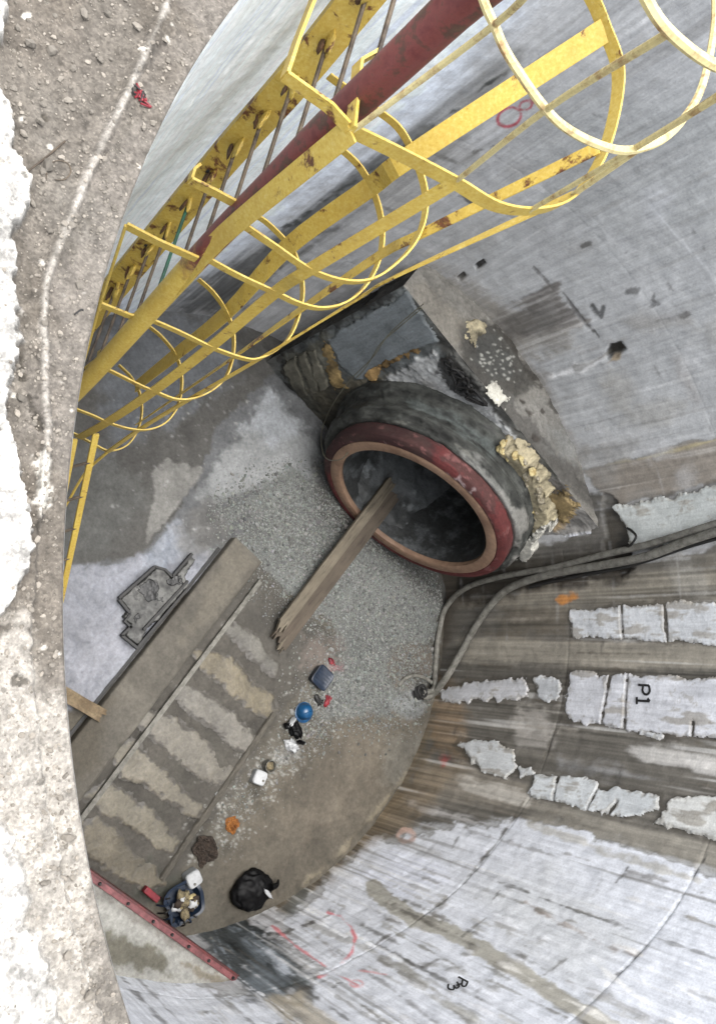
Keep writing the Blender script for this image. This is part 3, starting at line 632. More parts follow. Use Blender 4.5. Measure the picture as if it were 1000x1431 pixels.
def fl_inv(p): q = at_z(p, 0); return (q[0], q[1])
silt = [([(308, 874), (330, 873), (354, 893), (388, 930), (384, 946), (360, 925), (336, 900)], (128, 124, 114)),
        ([(270, 910), (290, 913), (323, 921), (346, 947), (381, 976), (388, 993), (368, 1000), (344, 983), (315, 960), (284, 932)], (148, 134, 104)),
        ([(238, 950), (259, 957), (291, 973), (320, 998), (354, 1033), (344, 1052), (322, 1035), (288, 1012), (262, 990), (244, 970)], (146, 140, 128)),
        ([(188, 1002), (208, 994), (242, 1005), (277, 1031), (312, 1062), (330, 1078), (314, 1096), (284, 1085), (252, 1062), (226, 1040), (208, 1024)], (150, 142, 126)),
        ([(158, 1046), (182, 1034), (206, 1054), (236, 1085), (284, 1130), (280, 1142), (246, 1128), (222, 1108), (198, 1090), (172, 1084)], (156, 146, 124)),
        ([(114, 1112), (150, 1095), (182, 1112), (214, 1138), (250, 1176), (240, 1192), (206, 1172), (176, 1148), (140, 1138)], (152, 142, 118)),
        ([(114, 1152), (140, 1140), (168, 1164), (210, 1208), (228, 1234), (204, 1242), (150, 1216), (120, 1190)], (140, 128, 102))]
for k, (pts, c) in enumerate(silt):
    patch(fl_map, fl_inv, pts, (.009, .009), .007, K(*(np.array(c) * .8 + np.array((118, 116, 110)) * .2)), 2.4, 'silt_film', M_floor, floor, 70 + k, 6, .10, wet=.6, rim_col=K(104, 99, 91), rimw=6.5, grow=3.5)
blots = [([(178, 1066), (206, 1072), (214, 1088), (196, 1092)], (172, 180, 190)), ([(300, 925), (330, 930), (338, 948), (316, 950)], (164, 142, 98))]

# kerb beams along the pad, in tunnel-axis coordinates
def fbox(n0, n1, t0, t1, z0, z1, nseg=1):
    b = MB(); b.box(nt((n0 + n1) / 2, (t0 + t1) / 2, (z0 + z1) / 2), NV * (n1 - n0), TV * (t1 - t0), (0, 0, z1 - z0)); return b
def patched_box(name, n0, n1, t0, t1, z, color, parent=None, seed=3, dn=.012, marks=()):
    """long concrete kerb with worn, uneven top"""
    a = np.linspace(n0, n1, int((n1 - n0) / dn))[:, None]
    prof = np.array([(t0, -.05), (t0, z * .5), (t0 + .002, z - .008), (t0 + .01, z)] + [(t0 + .01 + (t1 - t0 - .02) * q, z) for q in np.linspace(.08, .92, 14)] + [(t1 - .01, z), (t1 - .002, z - .008), (t1, z * .5), (t1, -.05)])
    nb = len(prof)
    Pk = NV * a[..., None] + TV * prof[None, :, 0:1] + np.array([0, 0, 1.]) * prof[None, :, 1:2]
    Nk = np.zeros_like(Pk); Nk[..., 2] = 1
    s = Surf(Pk, Nk, color, seed, (3, 1)); s.mul(1 + .09 * s.n1 + .06 * s.n2); s.h = .004 * s.n1 + .002 * s.n2; s.h[:, 0] = 0; s.h[:, -1] = 0
    for m in marks: s.poly(*m)
    o = surf_obj(name, [s], M_floor, parent); return o
kerb = patched_box('concrete_kerb', -.72, 2.46, -.30, .10, .12, K(126, 120, 108), None, 31,
                   marks=[([(330, 760), (362, 790), (300, 870), (250, 900), (300, 800)], K(142, 134, 118), 8, 5, .8), ([(90, 1020), (150, 980), (140, 1060), (90, 1110)], K(108, 100, 84), 14, 6, .8), ([(362, 786), (350, 830), (260, 940), (250, 930)], K(104, 98, 88), 6, 5, .7)])
tag(kerb, 'long broad concrete kerb along the left side of the muddy pad', 'kerb')
st = thing('steel_angle', 'thin pale steel edge strip running along the muddy pad beside the broad kerb', 'edge strip')
fbox(-.60, 2.35, .22, .235, -.02, .035).build('upright_leg', M_hose, st); fbox(-.60, 2.35, .236, .275, -.02, .012).build('flat_leg', M_hose, st)
kerb2 = patched_box('concrete_kerb', .35, 2.25, 1.24, 1.30, .02, K(112, 106, 94), None, 33)
tag(kerb2, 'low narrow concrete kerb between the silt strips and the row of litter', 'kerb')
channel = fbox(-.55, 2.4, -.345, -.315, -.03, .02).build('pipe', M_mesh); channel.name = 'kerb_shade_strip'  # dark strip added for the shade gap at the kerb foot
tag(channel, 'dark strip standing in for shade along the outer foot of the broad kerb', 'shade strip')

# ------------------------------------------------------------------ headwall block round the tunnel eye
HN = -2.5; HZ = 2.5
hw = thing('headwall', 'stained concrete headwall block that holds the red tunnel ring', 'headwall')
ta = np.linspace(-1.25, 2.2, 330)[:, None]; za = np.linspace(-.05, HZ, 250)[None, :]
Ph = NV * (HN + 0 * ta + 0 * za)[..., None] + TV * (ta + 0 * za)[..., None] + np.array([0, 0, 1.]) * (za + 0 * ta)[..., None]
Nh = np.tile(NV, Ph.shape[:2] + (1,))
HF = Surf(Ph, Nh, S(112, 112, 108, .6), 51, (1, 8))
Hc = lambda *c: S(*c, .85)
HF.poly([(380, 480), (570, 395), (640, 520), (540, 560), (455, 640), (400, 570)], Hc(96, 100, 100), 6, 5)
HF.poly([(390, 500), (450, 470), (470, 560), (450, 620), (420, 590)], Hc(86, 86, 78), 8, 6)
HF.poly([(440, 545), (500, 530), (560, 520), (520, 560), (470, 600), (440, 600)], Hc(92, 86, 70), 8, 6, .8)
HF.poly([(530, 535), (560, 515), (605, 492), (640, 520), (690, 570), (735, 640), (700, 650), (640, 590), (580, 555)], Hc(172, 174, 174), 3, 4, h=.012)
HF.poly([(560, 540), (600, 530), (650, 575), (690, 610), (700, 640), (640, 590), (590, 556)], Hc(140, 138, 134), 7, 5, .7)
HF.poly([(690, 600), (760, 660), (840, 700), (840, 770), (740, 770), (700, 690)], Hc(150, 148, 144), 6, 6)
HF.poly([(736, 655), (800, 680), (838, 700), (835, 715), (770, 690)], Hc(90, 86, 82), 4, 4, .8)
HF.poly([(760, 690), (790, 690), (800, 725), (780, 735)], Hc(166, 138, 90), 6, 5, .7)
HF.poly([(778, 752), (832, 742), (838, 764), (790, 770)], Hc(196, 198, 204), 2, 2, h=.012)
HF.poly([(690, 775), (770, 771), (842, 766), (900, 770), (900, 830), (690, 830)], Hc(48, 45, 40), 4, 4, .95)
HF.poly([(614, 498), (632, 496), (652, 518), (672, 546), (664, 562), (640, 550), (620, 528)], Hc(34, 34, 33), 3, 4, .9, h=.015)
HF.poly([(790, 660), (845, 690), (880, 740), (880, 800), (840, 770), (838, 715)], Hc(70, 66, 58), 6, 4, .85)
HF.line([(392, 490), (400, 540), (440, 600), (470, 640)], Hc(38, 36, 34), 6, 3, 3, .9)
for l in ([(566, 398), (600, 460), (640, 515)], [(735, 640), (790, 680), (836, 716)]): HF.line(l, Hc(60, 58, 54), 4, 2, 2, .7, brk=.5)
HF.line([(395, 492), (440, 470), (520, 425), (568, 400)], Hc(40, 40, 38), 7, 3, 3, .85)
HF.poly([(430, 600), (470, 560), (540, 545), (600, 556), (660, 600), (720, 660), (700, 680), (640, 610), (560, 580), (480, 600), (450, 640)], Hc(44, 44, 41), 6, 6, .8)
HF.poly([(392, 500), (470, 470), (480, 560), (440, 610)], Hc(70, 69, 62), 10, 8, .5)
HF.mul(1 + .16 * HF.n1 + .08 * HF.n2 + .06 * HF.st)
HF.h += .006 * HF.n1 + .003 * HF.n2; HF.h[:, -1] = 0; HF.h[0, :] = 0
HF.keep = np.hypot(ta - TC_T + 0 * za, za - TC_Z + 0 * ta) > 1.0
surf_obj('front_face', [HF], M_block, hw)
na_ = np.linspace(HN, -3.25, 80)[None, :]
Pt = NV * (na_ + 0 * ta)[..., None] + TV * (ta + 0 * na_)[..., None] + np.array([0, 0, HZ]); Nt = np.zeros_like(Pt); Nt[..., 2] = 1
HT = Surf(Pt, Nt, S(152, 149, 142, .44), 53)
HT.poly([(640, 455), (690, 450), (752, 530), (720, 560), (690, 570), (640, 520)], S(84, 82, 77, .42), 6, 5, .92)
HT.poly([(660, 470), (690, 470), (720, 520), (690, 530), (660, 510)], S(76, 80, 80, .42), 9, 5, .42)
HT.mul(1.12 + 0 * HT.n1); HT.poly([(570, 395), (610, 400), (645, 450), (640, 500), (600, 450)], S(158, 150, 136, .42), 8, 5, .42)
HT.poly([(700, 560), (790, 560), (830, 660), (850, 700), (790, 660)], S(150, 149, 145, .46), 10, 6, .42)
HT.poly([(640, 518), (656, 508), (760, 612), (852, 700), (838, 720), (740, 642)], S(92, 90, 86, .42), 5, 4, .8)  # dark step along the front edge, its shade painted into the colour
HT.poly([(764, 600), (800, 600), (800, 640), (780, 640)], S(160, 162, 160, .42), 10, 6, .6)
HT.line([(690, 452), (740, 520), (760, 545), (800, 610), (835, 668)], S(74, 70, 64, .42), 5, 3, 3, .8, brk=.6)
for x, y, r_ in ((735, 575, 7), (745, 612, 6), (728, 560, 4), (756, 574, 3), (722, 600, 3), (700, 478, 3)): HT.line([(x, y), (x + 3, y + 2)], S(50, 46, 42), r_, 1.5, 1.5, .9, h=-.01)
for _ in range(70):
    x = random.gauss(690, 18); y = random.gauss(505, 20); HT.line([(x, y), (x + 1, y + 1)], S(200, 200, 192, .42), random.uniform(1, 3), 1, .5, .9)
HT.mul(1 + .08 * HT.n1 + .07 * HT.n2); HT.h += .008 * HT.n1 + .003 * HT.n2; HT.h[:, 0] = 0; HT.h[0, :] = 0
surf_obj('top_ledge', [HT], M_block, hw)
Ps = NV * (na_ + 0 * za.T)[..., None] + TV * (-1.25 + 0 * na_ + 0 * za.T)[..., None] + np.array([0, 0, 1.]) * (za.T + 0 * na_)[..., None]
HS = Surf(Ps, np.tile(-TV, Ps.shape[:2] + (1,)), S(70, 68, 64, .42), 55); HS.mul(1 + .3 * HS.n1)
HS.h = .01 * HS.n1; HS.h[:, 0] = 0; HS.h[-1, :] = 0; surf_obj('side_face', [HS], M_block, hw)
def hw_map(a, b): return NV * (HN + 0 * a)[..., None] + TV * a[..., None] + np.array([0, 0, 1.]) * b[..., None], np.tile(NV, a.shape + (1,))
def hw_inv(p): q = on_plane(p, NV * HN, NV); return (q @ TV, q[2])
patch(hw_map, hw_inv, [(458, 472), (548, 418), (568, 402), (618, 480), (590, 486), (540, 506), (500, 530), (474, 512)], (.012, .012), .022, S(104, 110, 113, 1.25), 2, 'steel_plate', M_block, hw, 90, 2.5, .06, wet=.4, rim_col=Hc(70, 70, 66))
patch(hw_map, hw_inv, [(512, 520), (545, 495), (588, 470), (600, 478), (585, 492), (548, 512), (524, 530)], (.008, .008), .012, Hc(128, 104, 68), 5.5, 'rusty_angle', M_block, hw, 91, 4, .4, streak=(10, 1))
patch(hw_map, hw_inv, [(448, 490), (460, 480), (476, 520), (482, 540), (468, 545), (455, 520)], (.008, .008), .012, Hc(122, 104, 70), 5, 'rusty_angle', M_block, hw, 92, 4, .4, streak=(1, 10))
for k, px in enumerate(([(396, 510), (414, 498), (432, 552), (418, 556)], [(416, 496), (428, 490), (448, 545), (434, 550)], [(430, 490), (442, 484), (460, 540), (450, 545)])):
    patch(hw_map, hw_inv, px, (.010, .010), .03, Hc(92, 90, 80), 1.5, 'timber_board', M_block, hw, 95 + k, 2., .2)
# black rubber net crumpled over the arris, white mortar blob on the ledge
net = thing('rubber_mat', 'crumpled black rubber net hanging over the headwall edge above the tunnel', 'net')
for k in range(9):
    b = MB(); p0 = (618 + k * 5, 500 + k * 6)
    q = [on_plane(p, NV * (HN + .03), NV) for p in (p0, (p0[0] + random.uniform(8, 16), p0[1] + random.uniform(-4, 8)), (p0[0] + random.uniform(4, 26), p0[1] + random.uniform(10, 24)), (p0[0] + random.uniform(-6, 8), p0[1] + random.uniform(6, 16)))]
    q = [np.array(v) + NV * random.uniform(0, .03) for v in q]
    b.tube(smooth_path(q + [q[0]], 4), .012, 6); b.build('strand', M_mesh, net, True)

def lump(name, c, rad, mat, seed=0, amp=.35, fr=1.6, sub=3, rot=0., flat=0., parent=None, ridges=0., smooth=True):
    """crumpled or rounded body: displaced icosphere resting on its base"""
    import bmesh
    bm = bmesh.new(); bmesh.ops.create_icosphere(bm, subdivisions=sub, radius=1)
    for v in bm.verts:
        p = v.co.copy(); q = p * fr + Vector((seed * 3.1, seed * 1.7, seed * .9))
        d = 1 + amp * mnoise.fractal(q, 1.0, 2.0, 4)
        if ridges: d += ridges * (abs(mnoise.noise(q * 2.3)) - .25)
        p = p * d
        if flat and p.z < -flat: p.z = -flat + (p.z + flat) * .08
        v.co = p
    zmin = min(v.co.z for v in bm.verts)
    cr, sr = math.cos(rot), math.sin(rot)
    for v in bm.verts:
        x, y, z = v.co.x * rad[0], v.co.y * rad[1], (v.co.z - zmin) * rad[2]
        v.co = Vector((x * cr - y * sr + c[0], x * sr + y * cr + c[1], z + c[2]))
    me = bpy.data.meshes.new(name); bm.to_mesh(me); bm.free()
    me.polygons.foreach_set('use_smooth', [smooth] * len(me.polygons))
    return link(name, me, mat, parent)
def lg_map(a, b): return NV * a[..., None] + TV * b[..., None] + np.array([0, 0, HZ]), np.tile(np.array([0, 0, 1.]), a.shape + (1,))
def lg_inv(p): q = at_z(p, HZ); return (q @ NV, q @ TV)
tag(patch(lg_map, lg_inv, [(680, 540), (694, 533), (702, 546), (711, 552), (708, 562), (703, 571), (692, 564), (687, 554)], (.006, .006), .016, S(222, 220, 208, .5), 4.5, 'mortar_splash', M_block, None, 150, 3.5, .12), 'splash of white mortar on top of the headwall ledge', 'mortar')
tag(patch(lg_map, lg_inv, [(652, 450), (662, 444), (677, 456), (678, 468), (668, 474), (662, 486), (656, 470)], (.006, .006), .03, S(178, 168, 140, .5), 4, 'mortar_lump', M_block, None, 151, 4, .3), 'cream lump of mortar at the back corner of the headwall ledge', 'mortar')
# foam and white drips round the collar
import numpy as _np
foam = thing('foam_seal', 'yellow foam and white grout squeezed out along the right of the tunnel collar', 'foam')
def coll(ang, r, n): return nt(n, TC_T + r * math.cos(ang), TC_Z + r * math.sin(ang))
M_foam2 = simple('dirty_foam', S(190, 182, 160) * 1.2, S(130, 120, 98), 26, .9, 0, .8, .012, thr=(.4, .6), grain=.3)
frs = random.Random(3); fpoly = np.array([(676, 622), (696, 618), (720, 640), (742, 668), (752, 700), (744, 730), (728, 740), (720, 716), (712, 684), (694, 656)], float); kf = 0
while kf < 46:
    p = (frs.uniform(672, 756), frs.uniform(612, 744))
    if poly_sd(np.array([p[0]]), np.array([p[1]]), fpoly)[0] < frs.uniform(-3, 3): continue
    kf += 1; q = on_plane((p[0] + 8, p[1] - 4), NV * (HN + .16), NV); r_ = frs.uniform(.014, .046)
    lump('foam_bead', (q[0] - NV[0] * .02, q[1] - NV[1] * .02, q[2] - r_ * .7), (r_ * frs.uniform(.8, 1.5), r_ * frs.uniform(.8, 1.5), r_ * frs.uniform(.3, .6)), M_foam if frs.random() < .6 else M_foam2, kf, .35, 1.5, 2, frs.uniform(0, 3), 0, foam)
patch(hw_map, hw_inv, [(726, 768), (736, 742), (752, 726), (766, 716), (778, 726), (764, 738), (756, 752), (744, 776)], (.006, .006), .17, S(212, 210, 200, .62), 5, 'grout_mass', M_block, foam, 141, 6, .2)
patch(hw_map, hw_inv, [(770, 690), (790, 680), (806, 700), (800, 722), (784, 728), (774, 712)], (.007, .007), .03, S(160, 140, 100, .52), 5, 'foam_mass', M_block, foam, 142, 6, .2)
patch(hw_map, hw_inv, [(690, 612), (712, 606), (742, 630), (766, 664), (776, 704), (764, 736), (748, 738), (742, 712), (734, 682), (714, 650)], (.009, .009), .16, S(176, 166, 138, .58), 4, 'foam_mass', M_block, foam, 143, 10, .25)
for k in range(30):
    a = math.radians(18 - k * 1.3 + random.uniform(-2, 2)); r_ = 1.24 + k * .003 + random.uniform(-.05, .16); q = coll(a, r_, HN + .06)
    q2 = coll(a - .08, r_ - .05 + random.uniform(-.03, .05), HN + .10 + random.uniform(0, .1))
    b = MB(); b.tube(smooth_path([q, (q + q2) / 2 + np.array([0, 0, .01]), q2], 4), random.uniform(.008, .02), 6, (.3, .2, .9), np.linspace(1, .4, 9)); b.build('grout_run', M_white, foam, True)

# ------------------------------------------------------------------ tunnel ring
tr = thing('tunnel_ring', 'big round tunnel ring with red band and tan face at the foot of the headwall', 'tunnel ring')
ax = (TV, np.array([0, 0, 1.]), NV); c0 = nt(0, TC_T, TC_Z)
def ringpart(name, prof, mat, k=96):
    b = MB(); b.lathe(prof, c0, k, ax)
    nfa = len(b.f)
    b.f = [f for f in b.f if len(f) == 4]
    return b.build(name, mat, tr, True, ang=40)
ringpart('face_ring', [(.868, -1.96), (.868, -1.925), (.872, -1.905), (.882, -1.90), (.978, -1.90), (.987, -1.905), (.988, -1.93)], M_tan)
def ringsurf(name, prof, base, seed, paint, mat, na=420, amp=0.):
    pr = np.array(prof); sarc = np.r_[0, np.cumsum(np.hypot(*np.diff(pr, axis=0).T))]; u = np.linspace(0, sarc[-1], max(int(sarc[-1] / .009), 12))
    rr = np.interp(u, sarc, pr[:, 0])[None, :]; nn = np.interp(u, sarc, pr[:, 1])[None, :]; a = np.linspace(0, 2 * math.pi, na)[:, None]
    Pr = (TV * (rr * np.cos(a))[..., None] + np.array([0, 0, 1.]) * (rr * np.sin(a))[..., None]) + NV * (nn + 0 * a)[..., None] + c0
    rad_ = TV * (np.cos(a) + 0 * rr)[..., None] + np.array([0, 0, 1.]) * (np.sin(a) + 0 * rr)[..., None]
    sf = Surf(Pr, rad_ * .8 + NV * .6, base, seed, (12, 1)); paint(sf)
    sf.h = amp * (sf.n1 + .5 * sf.n2 + .8 * sf.st); sf.h[0] = sf.h[-1]; sf.col[0] = sf.col[-1] = (sf.col[0] + sf.col[-1]) / 2
    return surf_obj(name, [sf], mat, tr)
def paint_red(q):
    q.mul(1 + .10 * q.n1 + .10 * q.st + .06 * q.n2)
    q.poly([(448, 650), (470, 600), (560, 590), (612, 622), (600, 640), (540, 622), (490, 620), (470, 660)], S(58, 42, 42, .42), 12, 7, .85, stk=4)
    q.poly([(560, 612), (640, 655), (700, 735), (690, 700), (630, 640)], S(118, 52, 54, .42), 6, 4, .6)
    q.tint(sstep(.3, 1.3, q.n1 + .5 * q.n2) * .7, S(84, 62, 58, .42)); q.tint(sstep(1.3, 2.0, q.n2) * .5, S(176, 120, 118, .42))
    for l in ([(624, 664), (632, 672), (640, 668), (648, 682)], [(640, 676), (655, 690), (662, 684)], [(628, 672), (650, 696)], [(536, 618), (548, 626)], [(462, 690), (470, 706)]): q.line(l, S(214, 190, 190, .46), 3, 1.6, 1.4, .85)
def paint_collar(q):
    q.mul(1 + .16 * q.n1 + .30 * q.st + .14 * q.n2); q.tint(sstep(.5, 1.4, q.n1 + .6 * q.st) * .75, S(36, 36, 34, .5)); q.wet[:] = sstep(.2, 1., q.n1) * .5
    q.poly([(640, 628), (668, 636), (706, 690), (716, 740), (700, 730), (676, 686)], S(150, 150, 146, .46), 6, 6, .8, stk=3)
    q.poly([(560, 548), (640, 580), (700, 630), (690, 645), (630, 600), (560, 565)], S(108, 116, 114, .46), 6, 4, .7, stk=4)
    q.poly([(480, 590), (560, 590), (620, 620), (600, 640), (540, 612), (480, 612)], S(50, 51, 49, .5), 9, 5, .8, stk=4)
    q.poly([(700, 690), (740, 720), (720, 780), (704, 740)], S(176, 174, 168, .46), 6, 6, .7, stk=3)
    q.line([(500, 560), (560, 550), (620, 574), (690, 636)], S(40, 40, 38, .46), 5, 2.5, 2, .8, brk=.8)
    q.line([(520, 590), (580, 592), (640, 622), (690, 670)], S(140, 140, 132, .46), 2.5, 2, 1.5, .6, brk=.6)
ringsurf('red_band', [(.987, -1.91), (.993, -1.903), (1.045, -1.911), (1.082, -1.93), (1.09, -1.955), (1.09, -2.12), (1.08, -2.13)], S(122, 58, 57, .42), 201, paint_red, M_block, 420, .0015)
ringsurf('mortar_collar', [(1.08, -2.07), (1.12, -2.06), (1.15, -2.075)] + [(1.15 + .11 * q + .03 * math.sin(q * 9), -2.075 - .425 * q) for q in np.linspace(.08, 1, 11)] + [(1.34, -2.53)], S(84, 86, 82, .55), 203, paint_collar, M_block, 460, .008)
ringpart('dark_lining', [(.863, -1.955), (.868, -2.6), (.88, -3.6), (.89, -6.)] , M_liner)
b = MB(); b.lathe([(.01, -5.98), (.96, -5.98)], c0, 40, ax); b.build('end_face', M_liner, tr)
# muck on the tunnel invert
na2 = np.linspace(-1.97, -5.5, 150)[:, None]; tb = np.linspace(-.8, .8, 90)[None, :]
zb = TC_Z - .78 + .10 * (tb**2) + 0 * na2 + .10 * np.clip((-2.4 - na2), 0, 1.5) - .16 * np.clip((na2 + 2.15) / .18, 0, 1) ** 1.5
Pm = NV * (na2 + 0 * tb)[..., None] + TV * (TC_T + tb + 0 * na2)[..., None] + np.array([0, 0, 1.]) * zb[..., None]
Nm = np.zeros_like(Pm); Nm[..., 2] = 1
MU = Surf(Pm, Nm, S(62, 64, 64, .8), 61); MU.h = .014 * MU.n1 + .006 * MU.n2
MU.tint(sstep(.2, 1.2, MU.n1) * .6, S(120, 124, 126, .6)); MU.tint(sstep(1.3, 2.2, MU.n2) * .5, S(160, 166, 168, .7)); MU.wet[:] = .4
surf_obj('tunnel_muck', [MU], M_floor, tr)

# plank: two weathered boards from the ring lip down on to the pad
pk = thing('timber_plank', 'long weathered timber plank leaning from the tunnel lip down to the pad', 'plank')
def board(name, pts, wd, thk, mat, parent, seed, side, split=True):
    P0, P1 = [np.array(p, float) for p in pts]; T = (P1 - P0); L = np.linalg.norm(T); T /= L; side = np.array(side, float); side -= T * (side @ T); side /= np.linalg.norm(side); U = np.cross(side, T)
    if U[2] < 0: U = -U
    na, nb = 90, 12; V = []; f = []; r2 = np.random.default_rng(seed); e0 = r2.uniform(-.05, .08, nb); e1 = r2.uniform(-.02, .03, nb)
    gr = gfield((na, nb), 12, .7, seed)
    for i in range(na):
        for j in range(nb):
            s = i / (na - 1); x = (j / (nb - 1) - .5) * wd * (1 + .02 * math.sin(s * 9 + seed)); l = s * L
            if split: l = e0[j] * (1 - s) + l + e1[j] * s
            V.append(P0 + T * l + side * x + U * (thk / 2 + .0025 * gr[i, j]))
    n0 = len(V)
    for i in range(na):
        for j in range(nb): V.append(np.array(V[i * nb + j]) - U * thk)
    for i in range(na - 1):
        for j in range(nb - 1):
            a = i * nb + j; f.append([a, a + 1, a + nb + 1, a + nb]); q = a + n0; f.append([q, q + nb, q + nb + 1, q + 1])
        for a in (i * nb, i * nb + nb - 1): f.append([a, a + nb, a + nb + n0, a + n0])
    for j in range(nb - 1):
        for a in (j, (na - 1) * nb + j): f.append([a, a + 1, a + 1 + n0, a + n0])
    b = MB(); b.add(V, f); return b.build(name, mat, parent)
wm = lambda nm, c1, c2: None
def wood_mat(name, c1, c2, axis):
    m, t, b = new_mat(name); v = N(t, 'ShaderNodeTexCoord'); mp = N(t, 'ShaderNodeMapping', vector_type='TEXTURE')
    mp.inputs['Rotation'].default_value = (0, 0, axis); mp.inputs['Scale'].default_value = (9, .55, .55); t.links.new(v.outputs['Object'], mp.inputs[0])
    n1 = noise_n(t, 14, mp.outputs[0], 8, .7, .3); n2 = noise_n(t, 3, coords(t), 5, .6)
    c = ramp(t, n1, [(.30, tuple(c2)), (.46, tuple(c1)), (.62, tuple(c1 * 1.15)), (.72, tuple(c2 * .7))])
    c = mixc(t, c, ramp(t, n2, [(.35, (.7, .68, .64)), (.65, (1.1, 1.08, 1.05))]), 1., 'MULTIPLY')
    t.links.new(c, b.inputs['Base Color']); b.inputs['Roughness'].default_value = .85; bump(t, b, n1, .8, .006); return m
M_w1 = wood_mat('plank_grain_pale', S(156, 146, 128, .33), S(100, 92, 80, .33), ANG); M_w2 = wood_mat('plank_grain_brown', S(122, 110, 96, .33), S(84, 70, 60, .33), ANG)
pa0, pa1 = at_z((393, 880), .07), on_plane((536, 686), TV * .60, TV); pb0, pb1 = at_z((402, 888), .045), on_plane((544, 698), TV * .78, TV)
zl = lambda n: .055 + (n + .25) / (-1.9 + .25) * (TC_Z - .845 + .03 - .055)
pA = [nt(-.34, .70, zl(-.34) + .035), nt(-2.42, .66, zl(-2.42) + .035)]; pB = [nt(-.22, .81, zl(-.22)), nt(-2.36, .77, zl(-2.36))]
board('board', pA, .12, .05, M_w1, pk, 5, TV); board('board', pB, .22, .05, M_w2, pk, 8, TV)
board('splinter', [nt(-.18, .86, .06), nt(-.75, .84, .12)], .07, .02, M_w1, pk, 12, TV)

# hoses from the wall down to the floor
def hose(name, label, pxs, rr, rad, mat=M_hose, zend=None, cat='hose'):
    pts = [on_wall(p, r) for p, r in zip(pxs, rr)]
    if zend: pts += [at_z(p, z) for p, z in zend]
    b = MB(); b.tube(smooth_path(pts, 8), rad, 10); o = b.build(name, mat, None, True, ang=60); return tag(o, label, cat)
hose('hose', 'thicker grey hose sweeping down the far wall and curving to the floor', [(1030, 734), (960, 756), (900, 778), (840, 790), (780, 800), (735, 812), (705, 826), (680, 852), (660, 882), (642, 915)], [R - .06] * 10, .042, zend=[((622, 948), .25), ((604, 970), .08), ((590, 974), .05)])
hose('hose', 'second grey hose lying just above the thicker one on the far wall', [(1030, 722), (960, 744), (900, 762), (840, 776), (770, 794), (700, 806), (650, 822), (622, 850), (612, 890), (608, 930)], [R - .05] * 8 + [R - .12, R - .12], .034, zend=[((606, 962), .10), ((592, 968), .06)])
hose('hose', 'thin dark hose tucked between the two grey hoses', [(1030, 744), (960, 764), (880, 790), (800, 806), (740, 820)], [R - .03] * 5, .02, M_mesh)
b = MB(); q = on_wall((882, 742), R - .04); q2 = on_wall((880, 762), R - .10); b.tube(smooth_path([on_wall((876, 738), R - .01), q, on_wall((888, 750), R - .11), q2, on_wall((872, 764), R - .02)], 5), .012, 6)
tag(b.build('hose_clip', M_mesh, None, True), 'small dark hook on the wall holding the pair of hoses', 'hook')
# dented iron coupling at the end of the hoses
cp = thing('hose_coupling', 'dark coiled coupling at the floor end of the grey hoses', 'coupling')
for k in range(3):
    c = at_z((582 + k * 4, 970 - k * 2), .03 + .03 * k); b = MB()
    b.tube([c + np.array([.07 * math.cos(a), .06 * math.sin(a), .004 * math.sin(3 * a)]) for a in np.linspace(0, 2 * math.pi, 20)], .016, 6); b.build('coil', M_mesh, cp, True)
# steel half-round shell lying behind the coupling
b = MB(); pts = [at_z(p, .06) for p in ((556, 958), (566, 948), (580, 944), (598, 950), (606, 958))]; b.tube(smooth_path(pts, 5), .022, 8)
tag(b.build('bent_pipe', M_hose, None, True), 'short bent dusty pipe on the floor behind the coupling', 'pipe')

# pale wires hanging from the headwall to the tunnel
def wire(name, label, pts, rad=.005):
    b = MB(); b.tube(smooth_path(pts, 8), rad, 6); return tag(b.build(name, M_wire, None, True), label, 'wire')
Pn_ = lambda p, n: on_plane(p, NV * n, NV)
wire('wire', 'pale thin wire draped down the headwall and looping into the ring at its left edge', [Pn_(p, HN + .10) for p in ((592, 424), (545, 465), (520, 500), (490, 530), (465, 565), (450, 600))] + [Pn_((450, 628), -2.0), Pn_((458, 642), -1.85), Pn_((476, 642), -1.82), Pn_((486, 632), -1.88)])
wire('wire', 'second pale wire beside the first, ending halfway down the steel plate', [Pn_(p, HN + .09) for p in ((590, 430), (552, 462), (530, 482), (512, 512), (498, 528))])

# ------------------------------------------------------------------ thrust block with the red plate on the near side
TBZ = 1.2
tbk = thing('thrust_block', 'low concrete thrust block with a red steel plate against the near wall', 'thrust block')
nb_ = np.linspace(2.56, 3.12, 70)[None, :]; tb2 = np.linspace(-2.1, 2.1, 420)[:, None]
Pb = NV * (nb_ + 0 * tb2)[..., None] + TV * (tb2 + 0 * nb_)[..., None] + np.array([0, 0, TBZ]); Nb = np.zeros_like(Pb); Nb[..., 2] = 1
TB = Surf(Pb, Nb, S(178, 177, 170, .6), 77); TB.poly([(130, 1330), (150, 1305), (190, 1312), (225, 1332), (245, 1362), (190, 1360)], S(110, 106, 92, .56), 7, 6, .9)
TB.line([(140, 1250), (220, 1300), (300, 1352)], S(130, 124, 116, .56), 10, 6, 3, .7); TB.poly([(255, 1345), (320, 1370), (330, 1382), (280, 1366)], S(128, 118, 100, .56), 6, 5, .8)
TB.mul(1 + .06 * TB.n1 + .05 * TB.n2); TB.h = .004 * TB.n1; TB.keep = np.hypot(Pb[..., 0], Pb[..., 1]) < R + .03
surf_obj('top_face', [TB], M_block, tbk)
b = MB(); b.box(nt(2.53, 0, TBZ / 2 - .03), NV * .03, TV * 3.62, (0, 0, TBZ - .02)); b.build('red_plate', M_red, tbk, bevel=.004)
M_pink = simple('scuffed_red_paint', S(164, 96, 98), S(116, 58, 60), 9, .6, 0, .3, thr=(.4, .6), grain=.25)
